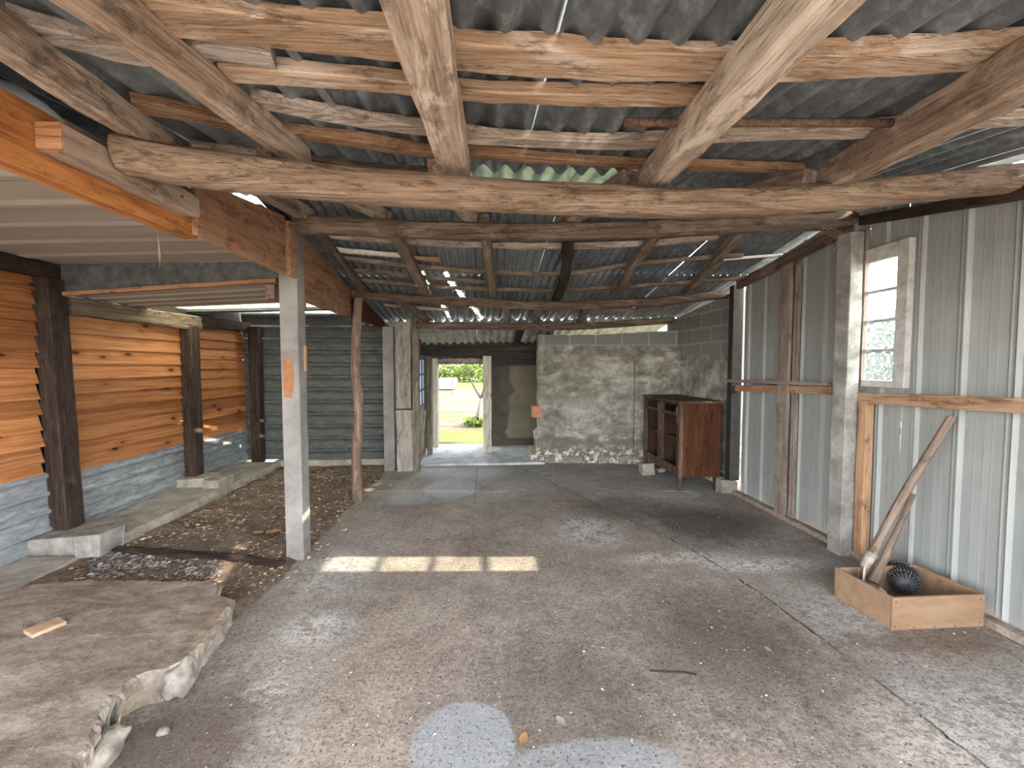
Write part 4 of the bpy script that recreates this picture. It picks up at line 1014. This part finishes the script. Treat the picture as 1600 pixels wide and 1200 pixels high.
# glazed door leaf, swung back into the shed
dl = empty('door_1', (-1.04, 7.02, .03)); dx0, dx1 = -1.065, -1.03
def dbar(name, ya, yb, za, zb, mat='post_olive', xa=None, xb=None):
    mb = MB(); mb.box((xa or dx0, ya, za), (xb or dx1, yb, zb)); return mb.build(name, M[mat], dl, bevel=.003)
dbar('stile', 6.34, 6.42, .05, 1.72); dbar('stile', 6.92, 7.0, .05, 1.72)
for z0, z1 in ((.05, .16), (.84, .92), (1.64, 1.72)): dbar('crossrail', 6.42, 6.92, z0, z1)
dbar('door_panel', 6.42, 6.92, .16, .84, 'board_grey', -1.055, -1.04)
dbar('muntin', 6.655, 6.685, .92, 1.64); dbar('muntin', 6.42, 6.92, 1.14, 1.17); dbar('muntin', 6.42, 6.92, 1.39, 1.42)
for ya, yb in ((6.42, 6.655), (6.685, 6.92)):
    for za, zb in ((.92, 1.14), (1.17, 1.39), (1.42, 1.64)): dbar('pane', ya, yb, za, zb, 'sky_pane', -1.05, -1.046)
mb = MB(); mb.tube([(-1.025, 6.44, .2), (-1.025, 6.9, .8)], .02, 8); mb.build('door_brace', M['jamb'], dl)
struct(dl, 'glazed wooden door swung open at the left of the doorway', 'door')
# hanging splinters under the outer head
mb = MB()
for i in range(9):
    x = l + (r_ - l) * (i + .5) / 9; mb.box((x - .05, YO - .03, ztopO - .0 + rnd.uniform(-.0, .03)), (x + .06, YO - .0, ztopO + .10), .02)
tag(mb.build('splintered_board', M['board_grey']), 'splintered board across the head of the sunlit opening', 'board')

# ================================================================== SIDEBOARD
sb = empty('sideboard', (2.63, 5.42, 0))
X0, X1, Y0, Y1, Z0, Z1 = 2.365, 2.885, 4.86, 5.98, .175, 1.085
def sbox(name, a, b, mat, bevel=.003, label=None):
    mb = MB(); mb.box(a, b); o = mb.build(name, M[mat], sb, bevel=bevel, origin=((a[0] + b[0]) / 2, (a[1] + b[1]) / 2, (a[2] + b[2]) / 2))
    if label: o['label'] = label
    return o
sbox('top', (X0 - .03, Y0 - .03, Z1), (X1 + .02, Y1 + .02, Z1 + .028), 'side_pale', .006, 'worn pale edged top')
sp_ = sbox('side_panel', (X0 + .04, Y0, Z0), (X1, Y0 + .022, Z1), 'side_wood')
mb = MB()
for a, b in (((X0 + .04, Y0 - .010, Z0), (X0 + .13, Y0, Z1)), ((X1 - .085, Y0 - .010, Z0), (X1, Y0, Z1)), ((X0 + .13, Y0 - .010, Z1 - .09), (X1 - .085, Y0, Z1)), ((X0 + .13, Y0 - .010, Z0), (X1 - .085, Y0, Z0 + .13))): mb.box(a, b)
mb.build('panel_frame', M['side_wood'], sb, bevel=.003)
sbox('side_panel', (X0, Y1 - .022, Z0), (X1, Y1, Z1), 'side_in')
sbox('back_panel', (X1 - .015, Y0 + .022, Z0), (X1, Y1 - .022, Z1), 'side_in')
sbox('bottom', (X0 + .01, Y0 + .022, Z0 + .03), (X1 - .015, Y1 - .022, Z0 + .055), 'side_in')
ymid = (Y0 + Y1) / 2
for ya, yb in ((Y0 - .012, Y0 + .055), (ymid - .05, ymid + .05), (Y1 - .04, Y1)):
    sbox('stile', (X0 - .012, ya, Z0), (X0 + .04, yb, Z1), 'side_pale', .004)
for ya, yb in ((Y0 + .055, ymid - .05), (ymid + .05, Y1 - .04)):
    sbox('front_rail', (X0 - .008, ya, Z0), (X0 + .03, yb, Z0 + .11), 'side_pale')
    sbox('front_rail', (X0 - .004, ya, Z1 - .16), (X0 + .03, yb, Z1 - .125), 'side_pale')
    sbox('front_rail', (X0 - .004, ya, Z1 - .03), (X0 + .03, yb, Z1), 'side_in')
    sbox('shelf', (X0 + .06, ya, .60), (X1 - .015, yb, .62), 'side_pale')
sbox('divider', (X0 + .04, ymid - .012, Z0 + .055), (X1 - .015, ymid + .012, Z1 - .16), 'side_in')
for x, y in ((X0 + .02, Y0 + .02), (X1 - .04, Y0 + .03), (X0 + .02, Y1 - .03), (X1 - .04, Y1 - .03)):
    mb = MB(); mb.tube([(x, y, 0), (x, y, .05), (x, y, .12), (x, y, Z0 + .02)], [.014, .018, .026, .032], 12); mb.build('leg', M['side_wood'] if x > 2.6 else M['side_pale'], sb, smooth=True)
for y in (Y0 + .02, ymid):
    mb = MB(); mb.tube([(X0 - .016, y, Z1 - .26), (X0 - .022, y, Z1 - .2), (X0 - .018, y, Z1 - .13), (X0 - .03, y, Z1 - .06), (X0 - .02, y, Z1 - .02)], [.008, .016, .014, .02, .012], 10); o = mb.build('carved_mount', M['side_pale'], sb, smooth=True); o['label'] = 'pale carved corner ornament'
tag(sb, 'brown wooden sideboard with its doors and drawers missing', 'sideboard')
q = onZ(1014, 743, 0); mb = MB(); mb.box((q.x - .09, q.y, 0), (q.x + .09, q.y + .16, .165), .012); tag(mb.build('concrete_block', M['kerb'], bevel=.012, origin=(q.x, q.y, 0)), 'pale block propping the far end of the sideboard', 'block')
q = onZ(1035, 741, 0); tag(lump('stone', (q.x + .04, q.y + .12, .03), (.07, .05, .04), M['kerb'], 14, 2), 'small rubble stone under the front of the sideboard', 'stone')

# ================================================================== BOX WITH TOOL AND MOTOR
f0, f1, b0 = onZ(1393, 985, 0), onZ(1545, 983, 0), onZ(1303, 930, 0)
bh = .195; bx = empty('wooden_box', (f0.x, f0.y, 0)); t_ = .014
bxl, bxr, byn, byf = f0.x, f1.x, f0.y, b0.y
sk = b0.x - f0.x
def bwall(name, p, q, z0=.0, z1=bh, nd=(0, 1)):
    p, q = Vector((*p, 0)), Vector((*q, 0)); n_ = Vector((*nd, 0)) * t_
    mb = MB(); up0, up1 = Vector((0, 0, z0)), Vector((0, 0, z1)); mb.hexa([p + up0, q + up0, q + n_ + up0, p + n_ + up0], [p + up1, q + up1, q + n_ + up1, p + n_ + up1])
    return mb.build(name, M['box'], bx, bevel=.002, origin=p)
bwall('front_side', (bxl, byn), (bxr, byn)); bwall('back_side', (bxl + sk, byf - t_), (bxr + sk, byf - t_))
bwall('left_side', (bxl, byn + t_), (bxl + sk, byf - t_), nd=(1, 0)); bwall('right_side', (bxr - t_, byn + t_), (bxr - t_ + sk, byf - t_), nd=(1, 0))
mb = MB(); mb.box((bxl + t_, byn + t_, .006), (bxr - t_, byf - t_, .018)); mb.build('bottom', M['box'], bx)
for fx, fz in ((.02, .02), (.02, .17), (.14, .012), (.27, .012), (.40, .012), (.555, .03), (.555, .165)): mb = MB(); mb.tube([(bxl + fx, byn - .002, fz), (bxl + fx, byn + .002, fz)], .004, 8); mb.build('nail', M['iron'], bx)
tag(bx, 'shallow brown wooden box on the floor by the right wall', 'box')
# long tool
top = onX(1487, 652, 2.97); low = onZ(1358, 872, .29)
tl = empty('shovel', low)
hp = [low + (top - low) * t for t in (0, .05, .2, .4, .6, .8, .95, 1.0)]
mb = MB(); mb.tube([low + (top - low) * (i / 24) + Vector((0, 0, .006 * math.sin(i))) * 0 for i in range(25)], [.020 - .0 * i + (.006 if i > 21 else 0) - (.002 if 8 < i < 18 else 0) for i in range(25)], 14)
d = (top - low).normalized()
o = timber('handle', [low, low.lerp(top, .5) + Vector((0, .008, .010)), top], .056, .052, M['handle'], tl, rnd_shape=1, rough=.002, anchor='centre', taper=.86)
mb = MB(); mb.tube([low - d * .07, low - d * .02, low + d * .04], [.022, .030, .031], 12); mb.build('socket', M['iron_pale'], tl, smooth=True)
n, k = 8, 6; mb = MB(); s0 = low - d * .05; side_ = Vector((.6, .8, 0)).normalized(); dn = (Vector((-.1, .02, -1))).normalized()
for i in range(n + 1):
    t = i / n; wid = .05 + .05 * math.sin(min(1, t * 1.6) * math.pi / 2) if t < .7 else .10 * math.cos((t - .7) / .3 * 1.2)
    for j in range(k + 1):
        u = j / k * 2 - 1; mb.v.append(tuple(s0 + dn * (.15 * t) + side_ * (wid * .55 * u) + side_.cross(dn) * (.018 * (u * u - .5))))
for i in range(n):
    for j in range(k): a = i * (k + 1) + j; mb.f.append((a, a + 1, a + k + 2, a + k + 1))
o = mb.build('blade', M['iron_pale'], tl, smooth=True); sd = o.modifiers.new('solid', 'SOLIDIFY'); sd.thickness = .004
tag(tl, 'long wooden handled shovel standing in the box and leaning on the wall', 'shovel')
lo2 = onZ(1376, 885, .22); hi2 = onX(1427, 772, 2.93)
tag(timber('wooden_stick', [lo2 - (hi2 - lo2).normalized() * .12, lo2, hi2], .06, .045, M['handle'], rnd_shape=.8, rough=.003, anchor='centre', taper=.5), 'shorter brown stick leaning behind the shovel handle', 'stick')
# electric motor
mc = onZ(1410, 902, .125); mo = empty('electric_motor', (mc.x, mc.y, .018)); ax = Vector((.62, .72, -.05)).normalized()
mb = MB(); mb.tube([mc - ax * .09, mc - ax * .085, mc + ax * .06, mc + ax * .065], [.06, .072, .072, .06], 28); mb.build('housing', M['iron'], mo, smooth=False)
u_ = ax.cross(Vector((0, 0, 1))).normalized(); w_ = u_.cross(ax)
mb = MB()
for i in range(28):
    t = 2 * math.pi * i / 28; dr = u_ * math.cos(t) + w_ * math.sin(t); tg = ax.cross(dr) * .0028
    p0, p1 = mc - ax * .08 + dr * .068, mc + ax * .055 + dr * .068
    mb.hexa([p0 - tg, p1 - tg, p1 + tg, p0 + tg], [p0 - tg + dr * .014, p1 - tg + dr * .014, p1 + tg + dr * .014, p0 + tg + dr * .014])
mb.build('cooling_fins', M['iron_grey'], mo)
mb = MB(); mb.tube([mc + ax * .065, mc + ax * .08], .090, 28); mb.tube([mc + ax * .08, mc + ax * .10], .055, 24); mb.build('flange', M['iron'], mo, bevel=.003)
mb = MB(); mb.tube([mc + ax * .10, mc + ax * .145], .012, 14); mb.build('shaft', M['iron_pale'], mo, smooth=True)
mb = MB(); mb.tube([mc - ax * .085, mc - ax * .115, mc - ax * .135, mc - ax * .145], [.070, .062, .042, .012], 24); mb.build('end_cover', M['iron'], mo, smooth=True)
mb = MB()
for i in range(20):
    t = 2 * math.pi * i / 20; dr = u_ * math.cos(t) + w_ * math.sin(t)
    mb.tube([mc - ax * .085 + dr * .076, mc - ax * .117 + dr * .066, mc - ax * .138 + dr * .045, mc - ax * .148 + dr * .02], .0035, 5)
mb.build('cover_ribs', M['iron_grey'], mo)
tag(mo, 'dark ribbed electric motor lying in the wooden box', 'motor')
tag(lump('stone', (bxl + .06, byn + .12, .10), (.04, .05, .075), M['stone'], 21), 'beige stone in the front corner of the wooden box', 'stone')
tag(lump('iron_lump', (bxl + .11, byn + .27, .07), (.05, .05, .05), M['iron'], 27), 'black lump behind the motor in the wooden box', 'scrap')
# wood offcut on the slab
a, b, c, d_ = [onZ(*p, ZS + .022) for p in ((36, 984), (92, 963), (104, 970), (50, 992))]
mb = MB(); dz = Vector((0, 0, .02)); mb.hexa([a - dz, d_ - dz, c - dz, b - dz], [a, d_, c, b]); tag(mb.build('wood_offcut', M['offcut'], bevel=.002, origin=a - dz), 'short pale wood offcut lying on the concrete slab', 'offcut')
# low dark strip laid across the dirt
pp = [onZ(px, py, .035) for px, py in ((165, 856), (250, 864), (330, 868), (400, 876), (442, 880))]
tag(timber('dark_strip', pp, .10, .035, M['dark_post'], rnd_shape=.8, rough=.012, anchor='centre'), 'dark flattened strip lying across the dirt to the concrete post', 'branch')
# leaves on the floor
def leaf(px, py, z, s_, label, mat='leaf_dry', curl=.5, name='dry_leaf', rot=None):
    q = onZ(px, py, z); a = rot if rot is not None else rnd.uniform(0, 6.28); n = 8; L, Rr, Cc = [], [], []
    for i in range(n + 1):
        t = i / n; w = s_ * .38 * math.sin(math.pi * t) ** .8; x = (t - .5) * s_ * 1.3; h = curl * s_ * .5 * (t - .5) ** 2
        Cc.append((x, 0, h)); L.append((x, w, h + curl * w * .5 + s_ * .04 * math.sin(i * 2.1))); Rr.append((x, -w, h + curl * w * .35))
    rot_ = Matrix.Rotation(a, 3, 'Z'); mb = MB(); mb.add([rot_ @ Vector(v) + q + Vector((0, 0, .003)) for v in L + Cc + Rr], [(i, i + 1, n + 2 + i, n + 1 + i) for i in range(n)] + [(n + 1 + i, n + 2 + i, 2 * n + 3 + i, 2 * n + 2 + i) for i in range(n)])
    return tag(mb.build(name, M[mat], smooth=True, origin=q), label, 'leaf')
leaf(818, 1156, 0, .05, 'curled orange brown leaf next to the smooth grey floor patch')
leaf(876, 1128, 0, .045, 'dark brown leaf right of the smooth grey floor patch', 'litter')
leaf(532, 1056, 0, .025, 'tiny orange leaf on the floor right of the slab')
leaf(1200, 1016, 0, .04, 'dark curled leaf in the middle of the right floor', 'litter')
leaf(480, 984, 0, .05, 'small brown leaf in front of the concrete post', 'litter')
leaf(428, 832, .03, .10, 'large crumpled tan leaf behind the concrete post', rot=.3, curl=.7)
leaf(402, 834, .03, .09, 'smaller crumpled tan leaf left of the large one behind the post', rot=2.6, curl=.7)
mb = MB(); mb.tube([onZ(px, py, .004) for px, py in ((1015, 1048), (1040, 1050), (1065, 1050), (1088, 1054))], .004, 6); tag(mb.build('twig', M['dark_post'], smooth=True), 'thin dark twig on the floor in front', 'twig')
# hanging dead twig with web below the lean-to ceiling
q = onY(248, 376, 2.9); mb = MB(); mb.tube([q + Vector((0, 0, .06)), q, q + Vector((.004, 0, -.09)), q + Vector((0, 0, -.17))], [.002, .006, .009, .003], 6); tag(mb.build('cobweb_clump', M['web']), 'dusty cobweb clump hanging under the beige ceiling panels', 'cobweb')
# cobweb threads
def web(name, pts_, label):
    mb = MB()
    for p in pts_: mb.tube(p, .0008, 4)
    return tag(mb.build(name, M['web']), label, 'cobweb')
q = Vector((2.88, 3.2, 2.62)); web('cobweb', [[q + Vector((rnd.uniform(-.3, .1), rnd.uniform(-.1, .05), .03)), q + Vector((rnd.uniform(-.2, .1), rnd.uniform(-.1, 0), -.06)), q + Vector((rnd.uniform(-.25, .1), rnd.uniform(-.1, 0), -.12 - rnd.random() * .12))] for _ in range(14)], 'tangled cobweb threads at the head of the post by the window')

# ================================================================== OUTSIDE
def foliage(mb, c, r, n, s0, s1, rg):
    for _ in range(n):
        v = Vector((rg.gauss(0, 1), rg.gauss(0, 1), rg.gauss(0, 1))).normalized() * rg.random() ** .4
        p = Vector(c) + Vector((v.x * r[0], v.y * r[1], v.z * r[2])); s_ = rg.uniform(s0, s1)
        u = Vector((rg.gauss(0, 1), rg.gauss(0, 1), rg.gauss(0, .7))).normalized() * s_; w = u.cross(Vector((rg.gauss(0, 1), rg.gauss(0, 1), rg.gauss(0, 1)))).normalized() * s_ * .55
        mb.add([p - u, p + w, p + u, p - w], [(0, 1, 2, 3)])
rg = random.Random(11)
mb = MB()
for i in range(14): foliage(mb, (8.2 + rg.uniform(-.3, .3), 3.0 + i * .75, 1.35 + rg.uniform(-.1, .2)), (.75, .7, 1.35), 900, .05, .10, rg)
tag(mb.build('hedge', M['hedge']), 'leafy hedge outside the four pane window', 'hedge', kind='stuff')
YT = 10.5; tr = empty('sapling', onZ(744, 664, 0))
b_ = Vector(tr.location)
fk = onY(752, 623, YT + .3)
mb = MB(); mb.tube([b_ + Vector((0, 0, -.05)), onY(746, 650, YT), fk], [.055, .045, .04], 8)
mb.build('trunk', M['bark'], tr, smooth=True)
for e in ([(744, 610), (736, 595), (729, 578), (724, 560)], [(757, 605), (759, 590), (760, 572), (764, 555)]):
    mb = MB(); mb.tube([fk] + [onY(px, py, YT + .3) for px, py in e], [.035, .03, .026, .02, .012], 8); mb.build('branch', M['bark'], tr, smooth=True)
mb = MB()
for px, py, k in ((750, 578, 1), (735, 574, 1), (757, 590, .6), (715, 573, 1), (745, 560, 1.4), (700, 574, .8)):
    q = onY(px, py, YT + .4); foliage(mb, q, (.35 * k, .4, .2 * k), int(90 * k), .03, .07, rg)
mb.build('foliage', M['leaves'], tr); tag(tr, 'young forked tree on the lawn outside the doorway', 'tree')
mb = MB()
for i in range(10): foliage(mb, (b_.x + rg.uniform(-.35, .4), b_.y + rg.uniform(-.2, .3), .08), (.16, .16, .14), 40, .03, .07, rg)
tag(mb.build('weeds', M['leaves']), 'weeds at the foot of the young tree', 'weeds', kind='stuff')
mb = MB()
for i in range(24): foliage(mb, (-14 + i * 1.0, 33 + rg.uniform(-1, 1), 1.0), (1.0, 1.0, .8), 260, .10, .22, rg)
tag(mb.build('hedge', M['leaves']), 'distant green hedge at the end of the field', 'hedge', kind='stuff')
q = onY(700, 600, 24); mb = MB(); n = 10; vs = []
for i in range(n + 1):
    for j in range(7):
        a = math.pi * j / 6; vs.append((q.x - .5 + 1.0 * i / n, q.y + .5 * math.cos(a), .22 + (.62 + .08 * noise.noise(Vector((i * .7, j, 0)))) * math.sin(a)))
mb.add(vs, [(i * 7 + j, i * 7 + j + 1, (i + 1) * 7 + j + 1, (i + 1) * 7 + j) for i in range(n) for j in range(6)] + [tuple(range(7)), tuple(n * 7 + j for j in range(7))])
tag(mb.build('tarpaulin', M['blue'], smooth=True), 'pale blue tarpaulin over a heap far out on the field', 'tarpaulin')
q = onY(707, 613, 20); mb = MB(); mb.tube([(q.x, q.y, .05), (q.x, q.y, 1.0)], .03, 6); tag(mb.build('stake', M['bark']), 'thin stake standing in the field', 'stake')
